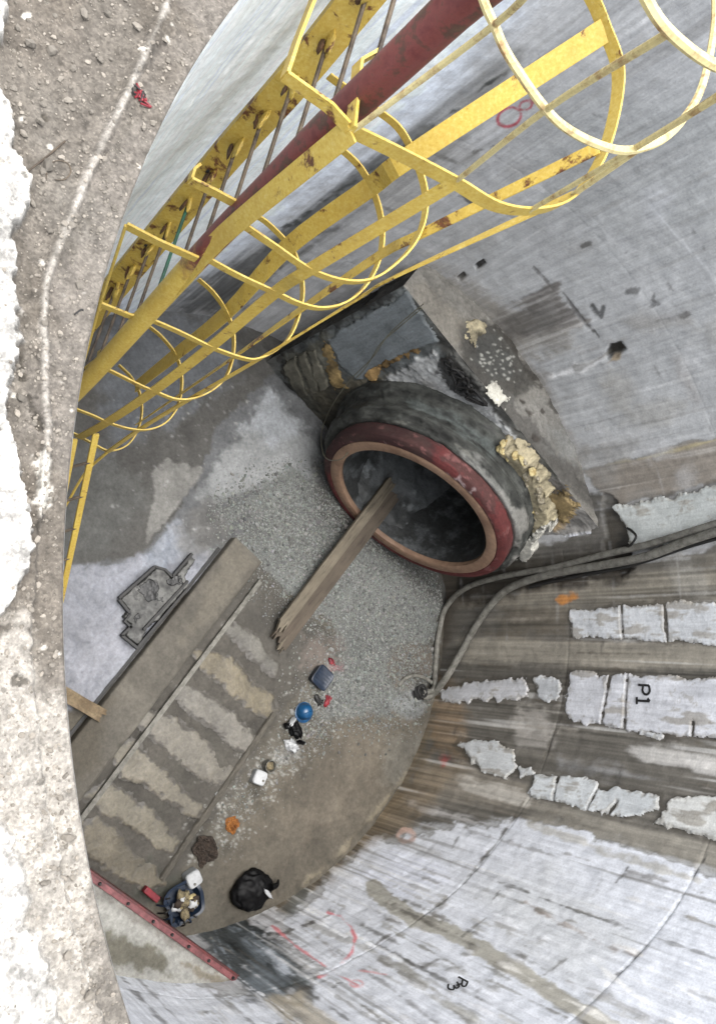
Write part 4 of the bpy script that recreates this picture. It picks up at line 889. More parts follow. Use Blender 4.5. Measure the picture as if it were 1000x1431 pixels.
b = MB(); b.bar([nt(2.556, -1.75, TBZ + .006), nt(2.556, 1.76, TBZ + .006)], .046, .03); b.build('edge_flange', M_pink, tbk, bevel=.004)
for k in range(9):
    q = nt(2.556, -.2 + k * .24 + .05 * math.sin(k * 5.1), TBZ + .02); b = MB(); b.lathe([(.014, 0), (.014, .014), (.008, .02)], q, 6); b.build('bolt', M_mesh, tbk)

# ------------------------------------------------------------------ the caged ladder
V1 = np.array([-1.96, -1.706, 0.]); LP = np.array([-.85, .53, 0]) / math.hypot(.85, .53); LQ = np.array([.53, .85, 0]) / math.hypot(.53, .85)
lad = thing('caged_ladder', 'tall yellow ladder with a hooped safety cage down the shaft wall', 'ladder')
HZs = {0: 6.47, 1: 5.76, 2: 4.90, 3: 4.53, 4: 3.80, 5: 3.02, 6: 2.16, 7: 1.35, -1: 7.02}
hoops = {
 -1: [(880, -60), (900, -5), (935, 45), (1000, 92), (1060, 100), (1110, 60)],
 0: [(655, -70), (675, 0), (690, 35), (710, 78), (760, 150), (800, 185), (850, 207), (885, 209), (925, 195), (955, 165), (980, 120), (997, 40), (998, -30)],
 1: [(490, 182), (560, 216), (635, 255), (690, 287), (740, 295), (785, 285), (820, 252), (845, 205), (861, 140), (862, 90), (845, 42), (825, -5), (790, -50)],
 2: [(333, 310), (380, 342), (432, 377), (480, 393), (520, 390), (553, 368), (578, 340), (592, 305), (593, 265), (577, 214), (555, 177), (520, 150), (485, 125), (459, 106)],
 3: [(283, 358), (330, 384), (384, 409), (416, 424), (448, 431), (480, 424), (508, 402), (528, 366), (534, 325), (526, 280), (505, 237), (478, 210), (450, 190)],
 4: [(204, 444), (250, 464), (294, 485), (336, 500), (358, 502), (385, 490), (407, 466), (421, 424), (421, 388), (410, 352), (397, 335), (371, 310), (350, 298)],
 5: [(137, 511), (160, 521), (194, 538), (218, 548), (245, 558), (270, 557), (297, 545), (317, 524), (326, 492), (325, 460), (314, 432), (297, 408), (277, 390)],
 6: [(80, 552), (104, 570), (128, 580), (155, 592), (185, 600), (210, 600), (232, 590), (248, 568), (254, 540), (252, 514), (243, 492), (225, 470), (208, 456)],
 7: [(62, 590), (80, 598), (104, 606), (130, 620), (152, 630), (175, 624), (190, 606), (198, 580), (196, 552), (184, 528), (166, 510)]}
for k, pts in hoops.items():
    path = smooth_path([at_z(p, HZs[k]) for p in pts], 5)
    b = MB()
    if k <= 0:
        b.tube(path, .0135, 7)
    else:
        b.bar(path, .010, .070 if k == 1 else .046)
    o = b.build('cage_hoop', M_rebar if k <= 0 else M_yel, lad, k <= 0, bevel=.0015 if k > 0 else 0)
    if k == 0: o['label'] = 'thin round-bar hoop at the top of the cage'
def vbar(name, pts, wd, thk, mat, rebar=False):
    """cage upright through the hoops: (px, level)"""
    P3 = [at_z(p, HZs[k]) for p, k in pts]
    b = MB()
    if rebar: b.tube(smooth_path(P3, 6) if len(P3) > 2 else np.array(P3), wd, 8)
    else:
        cx_ = V1 + LP * .48 + LQ * .40
        path = smooth_path(P3, 5) if len(P3) > 2 else np.array([P3[0] + (P3[1] - P3[0]) * q for q in np.linspace(0, 1, 6)])
        b.bar(path, wd, thk, np.array([[q[0] - cx_[0], q[1] - cx_[1], 0] for q in path]))
    return b.build(name, mat, lad, rebar, bevel=0 if rebar else .0015)
vbar('cage_bar', [((490, 182), 1), ((333, 310), 2), ((283, 358), 3), ((204, 444), 4), ((137, 511), 5), ((80, 552), 6), ((62, 590), 7)], .085, .010, M_yel)
vbar('cage_bar', [((635, 255), 1), ((432, 377), 2), ((384, 409), 3), ((294, 485), 4), ((214, 547), 5), ((150, 590), 6), ((110, 612), 7)], .062, .009, M_yel)
vbar('cage_bar', [((800, 272), 1), ((553, 386), 2), ((502, 416), 3), ((372, 496), 4), ((275, 552), 5), ((200, 597), 6), ((150, 632), 7)], .040, .012, M_yel)
vbar('cage_bar', [((836, 206), 1), ((592, 325), 2), ((528, 358), 3), ((415, 436), 4), ((318, 505), 5), ((250, 552), 6), ((192, 592), 7)], .060, .009, M_yelrust)
vbar('cage_bar', [((845, 42), 1), ((574, 218), 2), ((516, 262), 3), ((402, 345), 4), ((318, 436), 5), ((246, 495), 6), ((190, 540), 7)], .105, .009, M_yel)
vbar('cage_bar', [((1105, 70), -1), ((955, 165), 0), ((800, 272), 1)], .013, 0, M_rebar, True)
for pts in ([((765, -45), -1), ((690, 35), 0), ((494, 182), 1)], [((935, 45), -1), ((763, 153), 0), ((637, 253), 1)],
            [((1060, 100), -1), ((885, 208), 0), ((740, 294), 1)]):
    vbar('cage_rod', pts, .0105, 0, M_rebar, True)
# bottom cable from the cage, continuing the outer bar
b = MB(); b.tube(smooth_path([at_z((150, 632), 1.35), at_z((120, 660), 1.0), at_z((96, 700), .75), at_z((84, 720), .6)], 5), .012, 6); b.build('tie_rod', M_yel, lad, True)
# stiles: a flat channel on the wall side and a round pipe on the near side
A3 = [on_plane(p, V1 - LQ * .02, LQ) for p in ((560, -70), (500, 4), (405, 120), (320, 215), (235, 315), (140, 428), (90, 490), (40, 548))]
pathA = smooth_path(A3, 6)
b = MB(); b.sweep(pathA, [(-.075, -.004), (.075, -.004), (.075, -.045), (.078, -.045), (.078, .006), (-.078, .006), (-.078, -.045), (-.075, -.045)], LP * -1); st_a = b.build('ladder_stile', M_yelrust, lad)
B3 = [on_plane(p, V1 + LQ * 0, LQ) for p in ((720, -60), (640, 8), (540, 102), (450, 186), (375, 262), (300, 336), (205, 440), (110, 545), (50, 600))]
pathB = smooth_path(B3, 6); b = MB(); b.tube(pathB, .066, 20, (0.13, .21, .97), np.linspace(1.06, .72, len(pathB))); b.build('ladder_stile', M_pipe, lad, True, ang=60)
# rungs and the welded sockets on the flat stile
def at_height(path, z):
    i = int(np.argmin(abs(path[:, 2] - z))); i = min(max(i, 1), len(path) - 2); j = i + 1 if (path[i, 2] - z) * (path[i + 1, 2] - z) <= 0 else i - 1
    q = (z - path[i, 2]) / (path[j, 2] - path[i, 2] + 1e-9); return path[i] + (path[j] - path[i]) * q
zs = np.arange(1.5, 5.9, .268)
for k, z in enumerate(zs):
    a, c = at_height(pathA, z), at_height(pathB, z); d = (c - a) / np.linalg.norm(c - a)
    b = MB(); b.tube(np.array([a - d * .05, a + (c - a) * .5, c]), .0095, 8); o = b.build('rung', M_green if k == 9 else M_rung, lad, True)
    if k == 9: o['label'] = 'green painted rung'
    rk = random.Random(k); lump('rung_socket', (a + d * .03) - np.array([0, 0, .02]), (rk.uniform(.010, .016), rk.uniform(.05, .075), rk.uniform(.025, .05)), M_yelrust, k + 3, .35, 1.8, 3, math.radians(rk.uniform(45, 70)), 0, st_a)
    lump('rust_scab', (a + d * .045 - LQ * .02) - np.array([0, 0, .035]), (rk.uniform(.008, .014), rk.uniform(.03, .06), rk.uniform(.014, .03)), M_rust, k + 40, .5, 1.8, 2, math.radians(rk.uniform(45, 70)), 0, st_a)
    if k % 3 == 1:
        b = MB(); q = a - LQ * .018; b.lathe([(.016, 0), (.016, .012), (.009, .016)], q, 6, (LP, np.array([0, 0, 1.]), -LQ)); b.build('bolt', M_mesh, st_a)
# brackets at each hoop, from the near cage bar to the pipe and back to the wall
for k, pts in {1: [(490, 182), (500, 88), (527, 73)], 2: [(333, 310), (342, 282), (350, 270)], 3: [(283, 358), (289, 330), (300, 318)], 4: [(204, 444), (209, 418), (218, 408)], 5: [(137, 511), (140, 490)]}.items():
    b = MB(); b.bar(np.array([at_z(p, HZs[k] + .004) for p in pts]), .012, .058); b.build('bracket', M_yel, lad)
for k, pts in {1: [(484, 176), (460, 150), (398, 106)], 2: [(328, 284), (298, 268), (266, 252)], 3: [(275, 362), (218, 337), (176, 315)], 4: [(200, 446), (180, 441), (140, 425)]}.items():
    b = MB(); b.bar(np.array([at_z(p, HZs[k] - .01) for p in pts]), .012, .052); b.build('stand_off', M_yel, lad)
b = MB(); b.bar(np.array([at_z(p, HZs[1] - .012) for p in ((398, 106), (415, 55), (437, 0), (452, -50))]), .012, .05); b.build('wall_tie', M_yel, lad)
b = MB(); b.bar(np.array([at_z((266, 252), HZs[2] - .012), at_z((270, 238), HZs[2] - .012), at_z((278, 232), HZs[2] - .012)]), .012, .045); b.build('wall_tie', M_yel, lad)
b = MB(); b.tube(np.array([at_z((176, 315), HZs[3]), at_z((140, 425), HZs[4]), at_z((122, 490), HZs[5] + .3), at_z((100, 560), 2.8)]), .008, 6); b.build('tie_rod', M_yel, lad, True)
# lower leaning ladder
ll = thing('leaning_ladder', 'short yellow ladder leaning from the cage bottom to the shaft floor', 'ladder')
r0, r1 = at_z((131, 622), 1.62), at_z((77, 878), .02); sh = np.array([.02, -.17, 0])
for off in (0, 1):
    b = MB(); b.bar(np.array([r0 + (r1 - r0) * -.05 + sh * off, r1 + sh * off]), .05, .022); b.build('ladder_stile', M_yel, ll, bevel=.003)
for k in range(6):
    q = r0 + (r1 - r0) * (.08 + k * .165); b = MB(); b.tube(np.array([q, q + sh]), .012, 8); b.build('rung', M_rung, ll, True)

# ------------------------------------------------------------------ litter and tools on the shaft floor
def fp(p, z=0.): return at_z(p, z)
def canister(name, label, p, s, h, rot, body, lid, cat):
    c = fp(p, h); t = thing(name, label, cat); u = (np.array([math.cos(rot), math.sin(rot), 0]), np.array([-math.sin(rot), math.cos(rot), 0]), np.array([0, 0, 1.])); c = np.array([c[0], c[1], 0])
    b = MB(); b.lathe([(s * .42, 0), (s * .5, .012), (s * .5, h * .93), (s * .46, h * .97)], c, 28, u, 5); b.build('body', body, t, True)
    b = MB(); b.lathe([(s * .465, h * .965), (s * .475, h), (s * .44, h + .008), (.0, h + .008)], c, 28, u, 5); ld = b.build('lid', lid, t, True)
    b = MB(); q = c + u[0] * s * .25 + u[1] * -s * .12 + np.array([0, 0, h + .008]); b.lathe([(.012, 0), (.012, .012), (0, .013)], q, 10); b.build('cap', M_hose, ld, True)
    return t
canister('white_canister', 'square white plastic canister beside a small dark jar', (364, 1087), .145, .085, .9, M_paleP, M_whiteP, 'canister')
canister('white_canister', 'white lidded canister beside the rubbish-filled blue tub', (272, 1229), .15, .12, .2, M_paleP, M_whiteP, 'canister')
# navy crate
c = fp((451, 947), .10); c = np.array([c[0], c[1], 0]); t = thing('blue_crate', 'dark blue square plastic crate lying on the gravel edge', 'crate'); rt = .62
u = (np.array([math.cos(rt), math.sin(rt), 0]), np.array([-math.sin(rt), math.cos(rt), 0]), np.array([0, 0, 1.]))
b = MB(); b.lathe([(.092, 0), (.1, .012), (.104, .08), (.104, .09)], c, 32, u, 7); b.build('body', M_navy, t, True)
b = MB(); b.lathe([(.108, .085), (.112, .09), (.112, .105), (.104, .11), (.098, .106), (.0, .106)], c, 32, u, 7); ld = b.build('lid', M_navy, t, True)
for k in range(5):
    q = c + u[1] * (-.07 + .035 * k) + np.array([0, 0, .108]); b = MB(); b.box(q, u[0] * .17, u[1] * .008, (0, 0, .006)); b.build('rib', M_navy, ld)
# blue helmet
c = fp((428, 995), .08); c = np.array([c[0], c[1], 0]); t = thing('safety_helmet', 'bright blue safety helmet lying on the floor', 'helmet')
b = MB(); b.lathe([(.088, .018), (.092, .02), (.090, .03), (.086, .06), (.074, .095), (.05, .118), (.02, .128), (0, .129)], c, 28); b.build('shell', M_blue, t, True)
b = MB(); b.lathe([(.085, .012), (.108, .008), (.110, .014), (.088, .026)], c + np.array([.012, .006, 0]), 28); b.build('brim', M_blue, t, True)
b = MB(); b.tube(np.array([c + np.array([math.cos(a) * .088 * 0 + .0, math.sin(a) * .083, .02 + abs(math.cos(a)) * .112]) for a in np.linspace(-1.4, 1.4, 14)]), .007, 6); b.build('ridge', M_blue, t, True)
# gloves
t = thing('work_gloves', 'black and red work gloves dropped between crate and helmet', 'gloves')
for k, (p, m, rot) in enumerate((((442, 976), M_mesh, .4), ((455, 982), M_redp, 2.4))):
    c = fp(p); lump('palm', (c[0], c[1], 0), (.05, .032, .018), m, k + 20, .4, 2, 3, rot, 0, t)
    for f_ in range(4):
        a = rot + (-.5 + f_ * .33); q0 = np.array([c[0] + .035 * math.cos(a), c[1] + .035 * math.sin(a), .022]); q1 = q0 + np.array([.05 * math.cos(a + .2), .05 * math.sin(a + .2), -.008])
        b = MB(); b.tube(smooth_path([q0, (q0 + q1) / 2 + np.array([0, 0, .006]), q1], 3), .009, 6); b.build('finger', m, t, True)
c = fp((462, 925)); tag(lump('red_rag', (c[0], c[1], 0), (.05, .03, .012), M_redp, 33, .7, 2.5, 3, .5), 'small torn red rag by the blue crate', 'rag')
c = fp((468, 935)); 
# black and white bag, white bag
t = thing('plastic_bag', 'crumpled black and white plastic bag below the helmet', 'bag')
c = fp((412, 1020)); lump('black_fold', (c[0], c[1], 0), (.10, .06, .05), M_bag, 41, .5, 1.8, 4, .3, .3, t, .5)
c = fp((404, 1008)); lump('white_fold', (c[0], c[1], 0), (.06, .02, .05), M_whiteP, 43, .5, 2., 3, 2.2, 0, t, .4)
c = fp((398, 1014)); lump('black_fold', (c[0], c[1], 0), (.04, .03, .04), M_bag, 44, .5, 2., 3, 1.2, 0, t, .4)
t = thing('plastic_bag', 'small crumpled white plastic bag with a black patch', 'bag')
c = fp((406, 1042)); lump('white_fold', (c[0], c[1], 0), (.075, .055, .05), M_whiteP, 45, .5, 1.9, 4, .6, .3, t, .5)
c = fp((414, 1036)); lump('black_fold', (c[0], c[1], 0), (.035, .02, .075), M_bag, 46, .5, 2., 3, .9, 0, t, .4)
# jar
c = fp((378, 1071), .09); c = np.array([c[0], c[1], 0]); t = thing('tin_can', 'small round open tin with dark rubbish inside', 'tin')
b = MB(); b.lathe([(.055, 0), (.06, .006), (.06, .10), (.064, .106), (.058, .108), (.055, .10), (.054, .05), (0, .05)], c, 22); b.build('body', M_hose, t, True)
lump('contents', (c[0], c[1], .03), (.045, .045, .03), M_junk, 51, .5, 2, 3, 0, 0, t)
# cloths
def cloth(name, label, p, r_, mat, seed, cat):
    c = fp(p); n_ = 60; x = np.linspace(-1, 1, n_); XX, YY = np.meshgrid(x, x, indexing='ij'); V = []
    for i in range(n_):
        for j in range(n_):
            a = XX[i, j]; b_ = YY[i, j]; rr = math.hypot(a, b_); q = Vector((a * 1.7 + seed, b_ * 1.7, seed * .3))
            fold = abs(mnoise.noise(q * 1.3)) * .9 + .5 * abs(mnoise.noise(q * 3.1)) ; k = .62 + .3 * mnoise.noise(Vector((a * .8, b_ * .8, seed)))
            V.append((c[0] + a * r_[0] * k * 1.3, c[1] + b_ * r_[1] * k * 1.3, .004 + r_[2] * fold * max(0, 1 - .62 * rr)))
    V = np.array(V); me = raw_mesh(name, V, grid_faces(n_, n_, np.hypot(XX, YY) < 1.0 + .12 * np.sin(np.arctan2(YY, XX) * 5 + seed))); o = link(name, me, mat)
    s = o.modifiers.new('thickness', 'SOLIDIFY'); s.thickness = .004; return tag(o, label, cat)
cloth('sackcloth', 'crumpled dark brown sackcloth on the end of the low kerb', (285, 1186), (.19, .16, .13), M_brown, 4.3, 'sackcloth')
cloth('orange_rag', 'small crumpled orange rag on the floor', (325, 1153), (.105, .09, .08), M_orange, 8.1, 'rag')
# blue tub full of rubbish
c = fp((260, 1262), .15); c = np.array([c[0], c[1], 0]); t = thing('blue_tub', 'battered blue tub full of rubbish in front of the red plate', 'tub'); rt = .15
u = (np.array([math.cos(rt), math.sin(rt), 0]), np.array([-math.sin(rt), math.cos(rt), 0]), np.array([0, 0, 1.]))
b = MB(); b.lathe([(.12, 0), (.14, .01), (.165, .11), (.185, .115), (.185, .125), (.155, .12), (.13, .04), (0, .04)], c, 32, u, 4); o = b.build('body', M_navy, t, True)
for v in o.data.vertices: v.co += Vector((mnoise.noise(v.co * 9) * .02, mnoise.noise(v.co * 9 + Vector((7, 0, 0))) * .02, mnoise.noise(v.co * 8 + Vector((0, 5, 0))) * .02))
for k in range(22):
    a = random.uniform(0, 6.28); r_ = random.uniform(0, .105); lump('rubbish', (c[0] + r_ * math.cos(a), c[1] + r_ * math.sin(a), 0.06 + random.uniform(0, .05)), (random.uniform(.03, .06), random.uniform(.025, .05), .03), random.choice([M_junk, M_junk, M_whiteP, M_foam, M_brown]), 60 + k, .6, 2, 2, a, 0, t)
for k in range(9):
    a = -2.2 + k * .32; b = MB(); q = c + np.array([.16 * math.cos(a), .16 * math.sin(a), .12]); q2 = c + np.array([.24 * math.cos(a + .1), .24 * math.sin(a + .1), .03]); b.tube(smooth_path([q, (q + q2) / 2 + np.array([0, 0, .05]), q2], 4), .009, 5); b.build('strap', M_navy if k % 2 else M_mesh, t, True)
# red brick
c = fp((212, 1250), .05); b = MB(); b.box((c[0], c[1], .035), np.array([.15, .10, 0]), np.array([-.035, .05, 0]), (0, 0, .07)); tag(b.build('red_block', M_redp, None, bevel=.008), 'red block lying in the mud by the thrust block', 'block')
# black rubbish bag
t = thing('rubbish_bag', 'large shiny black rubbish bag against the foot of the wall', 'bag'); c = fp((352, 1243), .05)
lump('sack', (c[0], c[1], 0), (.195, .215, .11), M_bag, 71, .18, 1.1, 5, .2, .5, t, .16)
b = MB(); k0 = np.array([c[0] + .02, c[1] + .16, .15]); b.tube(smooth_path([k0, k0 + np.array([.02, .08, -.03]), k0 + np.array([.015, .14, -.10])], 5), .035, 8, (.2, .1, .9), np.linspace(1.1, .35, 11)); b.build('knot', M_bag, t, True)
lump('paper_scrap', (c[0] + .05, c[1] + .10, .17), (.06, .018, .012), M_whiteP, 75, .6, 2.5, 3, .5, 0, t)
# plank at the left end
t1_ = thing('timber_board', 'short pale board laid across the broad kerb at the left end', 'plank')
board('board', [at_z((70, 958), .15), at_z((143, 1000), .15)], .12, .035, M_wood, t1_, 31, (1, 1, 0))
# oily steel plate beside the kerb
pl = thing('steel_plate', 'oil-stained steel plate with black bars lying on the pale slurry', 'steel plate')
def pl_map(a, b): return np.stack([a, b, 0 * a + .012], -1), np.stack([0 * a, 0 * a, 0 * a + 1], -1)
base_px = [(166, 838), (218, 792), (232, 796), (240, 808), (266, 776), (272, 782), (256, 806), (262, 818), (236, 850), (206, 880), (192, 905), (172, 888), (180, 872), (170, 862), (178, 852)]
o = patch(pl_map, fl_inv, base_px, (.006, .006), .045, K(116, 116, 112), 1.2, 'sheet', M_oily, pl, 120, 2, .30, stain=K(40, 40, 39), rim_col=K(44, 44, 42), rimw=4.5)
for k, px in enumerate(([(190, 826), (206, 808), (220, 812), (226, 838), (216, 850), (206, 840), (198, 836)], [(184, 858), (192, 854), (196, 862), (188, 868)], [(232, 812), (244, 806), (252, 816), (240, 822)])):
    patch(pl_map, fl_inv, px, (.005, .005), .048, K(22, 22, 22), 3., 'oil_blot', M_oily, pl, 130 + k, 2, .1, wet=.8)
for l in ([(166, 836), (216, 792)], [(166, 838), (182, 858)], [(182, 858), (174, 868), (184, 878)], [(170, 888), (184, 874)], [(170, 888), (192, 906)], [(216, 792), (230, 796), (240, 806)], [(240, 806), (268, 774)], [(192, 904), (262, 822)], [(200, 880), (240, 836), (262, 812)]):
    b = MB(); b.bar(np.array([fp(p, .06) for p in l]), .024, .05); b.build('bar', M_mesh, pl)

# gravel at the tunnel mouth (uncountable) ------------------------------------------------
ico_v = []; ph = (1 + 5**.5) / 2
for a in (-1, 1):
    for b_ in (-ph, ph): ico_v += [(0, a, b_), (a, b_, 0), (b_, 0, a)]
ico_v = np.array(ico_v) / math.sqrt(1 + ph * ph)
def hull_faces(v):
    import bmesh
    bm = bmesh.new(); [bm.verts.new(p) for p in v]; bm.verts.ensure_lookup_table(); bm.verts.index_update()
    bmesh.ops.convex_hull(bm, input=bm.verts[:]); f = [[q.index for q in fc.verts] for fc in bm.faces]; bm.free(); return np.array(f)
ico_f = hull_faces(ico_v)
def stones(pos, size, cols, r, squash=.6):
    n = len(pos); k = len(ico_v)
    V = np.tile(ico_v[None], (n, 1, 1)) * r.uniform(.65, 1.2, (n, k, 1)) * r.uniform(.6, 1.25, (n, 1, 3)) * size[:, None, None]
    a = r.uniform(0, 6.28, n); ca, sa = np.cos(a)[:, None], np.sin(a)[:, None]
    V[..., 2] *= squash; x = V[..., 0] * ca - V[..., 1] * sa; y = V[..., 0] * sa + V[..., 1] * ca; V[..., 0] = x; V[..., 1] = y
    V += pos[:, None, :]
    Fs = (ico_f[None] + (np.arange(n) * k)[:, None, None]).reshape(-1, 3)
    return V.reshape(-1, 3), Fs, np.repeat(cols, k, axis=0)
gp = [(300, 712), (350, 690), (410, 655), (470, 700), (560, 780), (632, 806), (616, 860), (603, 930), (585, 985), (540, 1005), (470, 1000), (440, 1020), (445, 960), (482, 900), (430, 850), (372, 792)]
cx_, cy_ = rng.uniform(290, 640, 110000), rng.uniform(640, 1090, 110000)
sd = poly_sd(cx_, cy_, gp); keepp = (sd > rng.normal(0, 24, 110000) + 4)
keepp |= (np.abs((cx_ - 470) * .77 + (cy_ - 960) * .64) < 300) & (np.abs((cx_ - 470) * .64 * 1.2 + (cy_ - 960) * .77 - 20) < 1e9) & (rng.random(110000) < .012) & (sd > -60)
q = np.array([at_z((a, b_), 0) for a, b_ in zip(cx_[keepp], cy_[keepp])])
# strip of crumbs along the low kerb
tt_ = rng.uniform(0, 1, 900); cr = np.stack([470 - 170 * tt_ + rng.normal(0, 16, 900), 965 + 200 * tt_ + rng.normal(0, 16, 900)], 1)
q = np.concatenate([q, np.array([at_z(p, 0) for p in cr])]); n_ = len(q); q = q[np.hypot(q[:, 0], q[:, 1]) < R - .05]; n_ = len(q)
sz = rng.lognormal(math.log(.0066), .5, n_); sz = np.clip(sz, .0032, .032)
gi = np.clip(((q[:, :2] + R + .02) / (2 * R + .04) * 469).round().astype(int), 0, 469); q[:, 2] = sz * .2 + FL.h[gi[:, 0], gi[:, 1]]
gcol = S(146, 148, 144, .60)[None] * rng.uniform(.4, 1.15, (n_, 1)) * (1 + rng.normal(0, .03, (n_, 3)))
v, f, c3 = stones(q, sz, gcol, rng); tag(link('gravel', raw_mesh('gravel', v, f, c3, np.zeros(len(v)), False), M_stone), 'grey gravel strewn under the tunnel ring', None, None, 'stuff')

# ------------------------------------------------------------------ the rim: ground at the top of the shaft
GA0, GA1 = math.radians(-160), math.radians(-62)
ga = np.linspace(GA0, GA1, 1500)[:, None]; gr_ = R + np.concatenate([np.array([0.0]), np.linspace(.004, .62, 170)])[None, :]
Pg = np.stack([gr_ * np.cos(ga), gr_ * np.sin(ga), RIM + 0 * ga + 0 * gr_], -1); Ng = np.zeros_like(Pg); Ng[..., 2] = 1
GR = Surf(Pg, Ng, S(172, 164, 154, .29), 91)
GS = lambda *c: S(*c, .29)
rr_ = gr_ + 0 * ga; n1, n2 = GR.n1, GR.n2
lowa = fbm(GR.sh, 45, 301); lowb = fbm(GR.sh, 22, 311)
dirt = sstep(3.19, 3.24, rr_ + .012 * n1)
GR.tint(dirt * .9, GS(160, 152, 141)); GR.tint(sstep(.3, 1.4, lowa) * .5, GS(140, 130, 116)); GR.tint(sstep(.4, 1.5, -lowa) * .4, GS(184, 178, 168))
GR.poly([(-20, -20), (70, -20), (110, 60), (60, 120), (-20, 60)], GS(166, 154, 140), 30, 12, .3)
GR.poly([(60, 960), (100, 1000), (120, 1200), (130, 1431), (200, 1500), (0, 1500), (-20, 1100), (0, 860), (40, 850)], S(200, 194, 184, .44), 18, 8, .9)
# white laitance ridge that follows the edge of the collar
rid = [(245, -25), (235, 0), (205, 70), (168, 150), (128, 232), (100, 300), (75, 360), (63, 400), (60, 460), (62, 540), (66, 610), (60, 680), (52, 720)]
GR.line(rid, S(216, 210, 200, .40), 7, 4, 1.2, .85); d = line_d(GR.U, GR.V, rid); GR.h += .012 * sstep(11, 2, d + .8 * n2); GR.h += .010 * sstep(26, 6, d) * sstep(.0, .9, n1)
low = [(46, 830), (43, 900), (50, 990), (60, 1090), (66, 1130), (84, 1200), (100, 1290), (120, 1360), (150, 1450)]
d2 = line_d(GR.U, GR.V, low); GR.line(low, S(226, 222, 212, .5), 2.5, 2, 1.2, .8, brk=1.2)
step = poly_sd(GR.U, GR.V, [(52, 690), (62, 620)] + [(46, 830), (43, 900), (50, 990), (60, 1090), (66, 1130), (84, 1200), (100, 1290), (120, 1360), (150, 1450), (-400, 1500), (-400, 690)])
GR.h += .022 * sstep(-2.5, 2.5, step + 1.5 * n2)
GR.line([(190, 150), (150, 240), (118, 300), (80, 400)], GS(132, 126, 116), 8, 4, 4, .55, brk=.6)
GR.line([(60, 640), (58, 700)], S(226, 222, 212, .55), 16, 5, 5, .9)
# raised crust of pale mortar with ragged edge
crust = [[(-60, 120), (0, 128), (14, 150), (22, 180), (18, 205), (30, 232), (40, 262), (43, 285), (34, 308), (24, 325), (26, 400), (28, 470), (22, 500), (14, 530), (6, 560), (14, 600), (20, 640), (30, 690), (38, 730), (46, 770), (44, 800), (30, 815), (18, 832), (0, 858), (-60, 870)],
         [(-60, 1110), (0, 1150), (14, 1170), (28, 1200), (44, 1225), (58, 1252), (40, 1290), (62, 1310), (86, 1345), (100, 1385), (112, 1420), (118, 1480), (-60, 1500)],
         [(-40, -30), (10, -30), (4, 60), (-40, 70)]]
for k, pts in enumerate(crust):
    pts = [(x * (.72 if k == 1 else .9), y) for x, y in pts]
    sd = poly_sd(GR.U, GR.V, pts) + 2.2 * n2 + 2.6 * n1; soft = 4.5 if k != 1 else 14
    GR.h += (.045 if k != 1 else .02) * sstep(-4, 5, sd); GR.tint(sstep(-soft, soft, sd), S(250, 247, 240, .36 if k != 1 else .31) * (1 + .12 * n2 + .1 * n1)[..., None])
    GR.tint(sstep(1.9, 2.5, n2) * sstep(2, 8, sd) * .7, GS(170, 164, 150))
GR.h += .0022 * n1 * dirt + .0016 * n2 + .005 * lowb * dirt
GR.line([(120, 300), (140, 340)], GS(120, 114, 104), 6, 3, 3, .5)
for l in (((26, 490), (30, 530)), ((44, 560), (58, 600)), ((48, 735), (62, 772)), ((20, 950), (36, 955)), ((52, 145), (70, 170))): GR.line(list(l), GS(96, 90, 80), 5, 2, 3, .8, h=-.01, brk=.4)
sp = gfield(GR.sh, 1.1, 1.1, 411); GR.mul(1 + .07 * n2 + .10 * np.clip(sp, -2, 2)); GR.tint(sstep(2.2, 2.9, gfield(GR.sh, 2.0, 2.0, 412)) * .7, S(214, 210, 200, .8)); GR.tint(sstep(2.3, 2.9, gfield(GR.sh, 1.6, 1.6, 413)) * .6, GS(86, 80, 72))
GR.h[:, 0] = -.004; GR.h[:, 1] *= .2; GR.h[:, -1] = 0
rimo = surf_obj('rim_ground', [GR], M_ground); tag(rimo, kind='structure')
GRIDZ = RIM
# the rest of the ground, out to the horizon
ring_v, ring_f = [], []
rad = [R + .62 + .0, 5, 9, 18, 40, 90, 180]; ns = 180
for r_ in rad:
    for a in range(ns): ring_v.append((r_ * math.cos(2 * math.pi * a / ns), r_ * math.sin(2 * math.pi * a / ns), RIM - .004))
for i in range(len(rad) - 1):
    for a in range(ns): ring_f.append((i * ns + a, i * ns + (a + 1) % ns, (i + 1) * ns + (a + 1) % ns, (i + 1) * ns + a))
M_far = simple('far_dirt', S(158, 150, 138, .7), S(128, 120, 106, .7), 1.2, .95, 0, .6, .03)
tag(link('ground', raw_mesh('ground', np.array(ring_v), np.array(ring_f)), M_far), kind='structure')
fa = np.linspace(GA1, GA0 + 2 * math.pi, 220)[:, None]; fr_ = np.array([R, R + .02, R + .1, R + .3, R + .62])[None, :]
Pq = np.stack([fr_ * np.cos(fa), fr_ * np.sin(fa), RIM + 0 * fa + 0 * fr_], -1); Nq = np.zeros_like(Pq)
tag(surf_obj('far_rim_ground', [Surf(Pq, Nq, GS(165, 158, 148), 92)], M_ground), kind='structure')

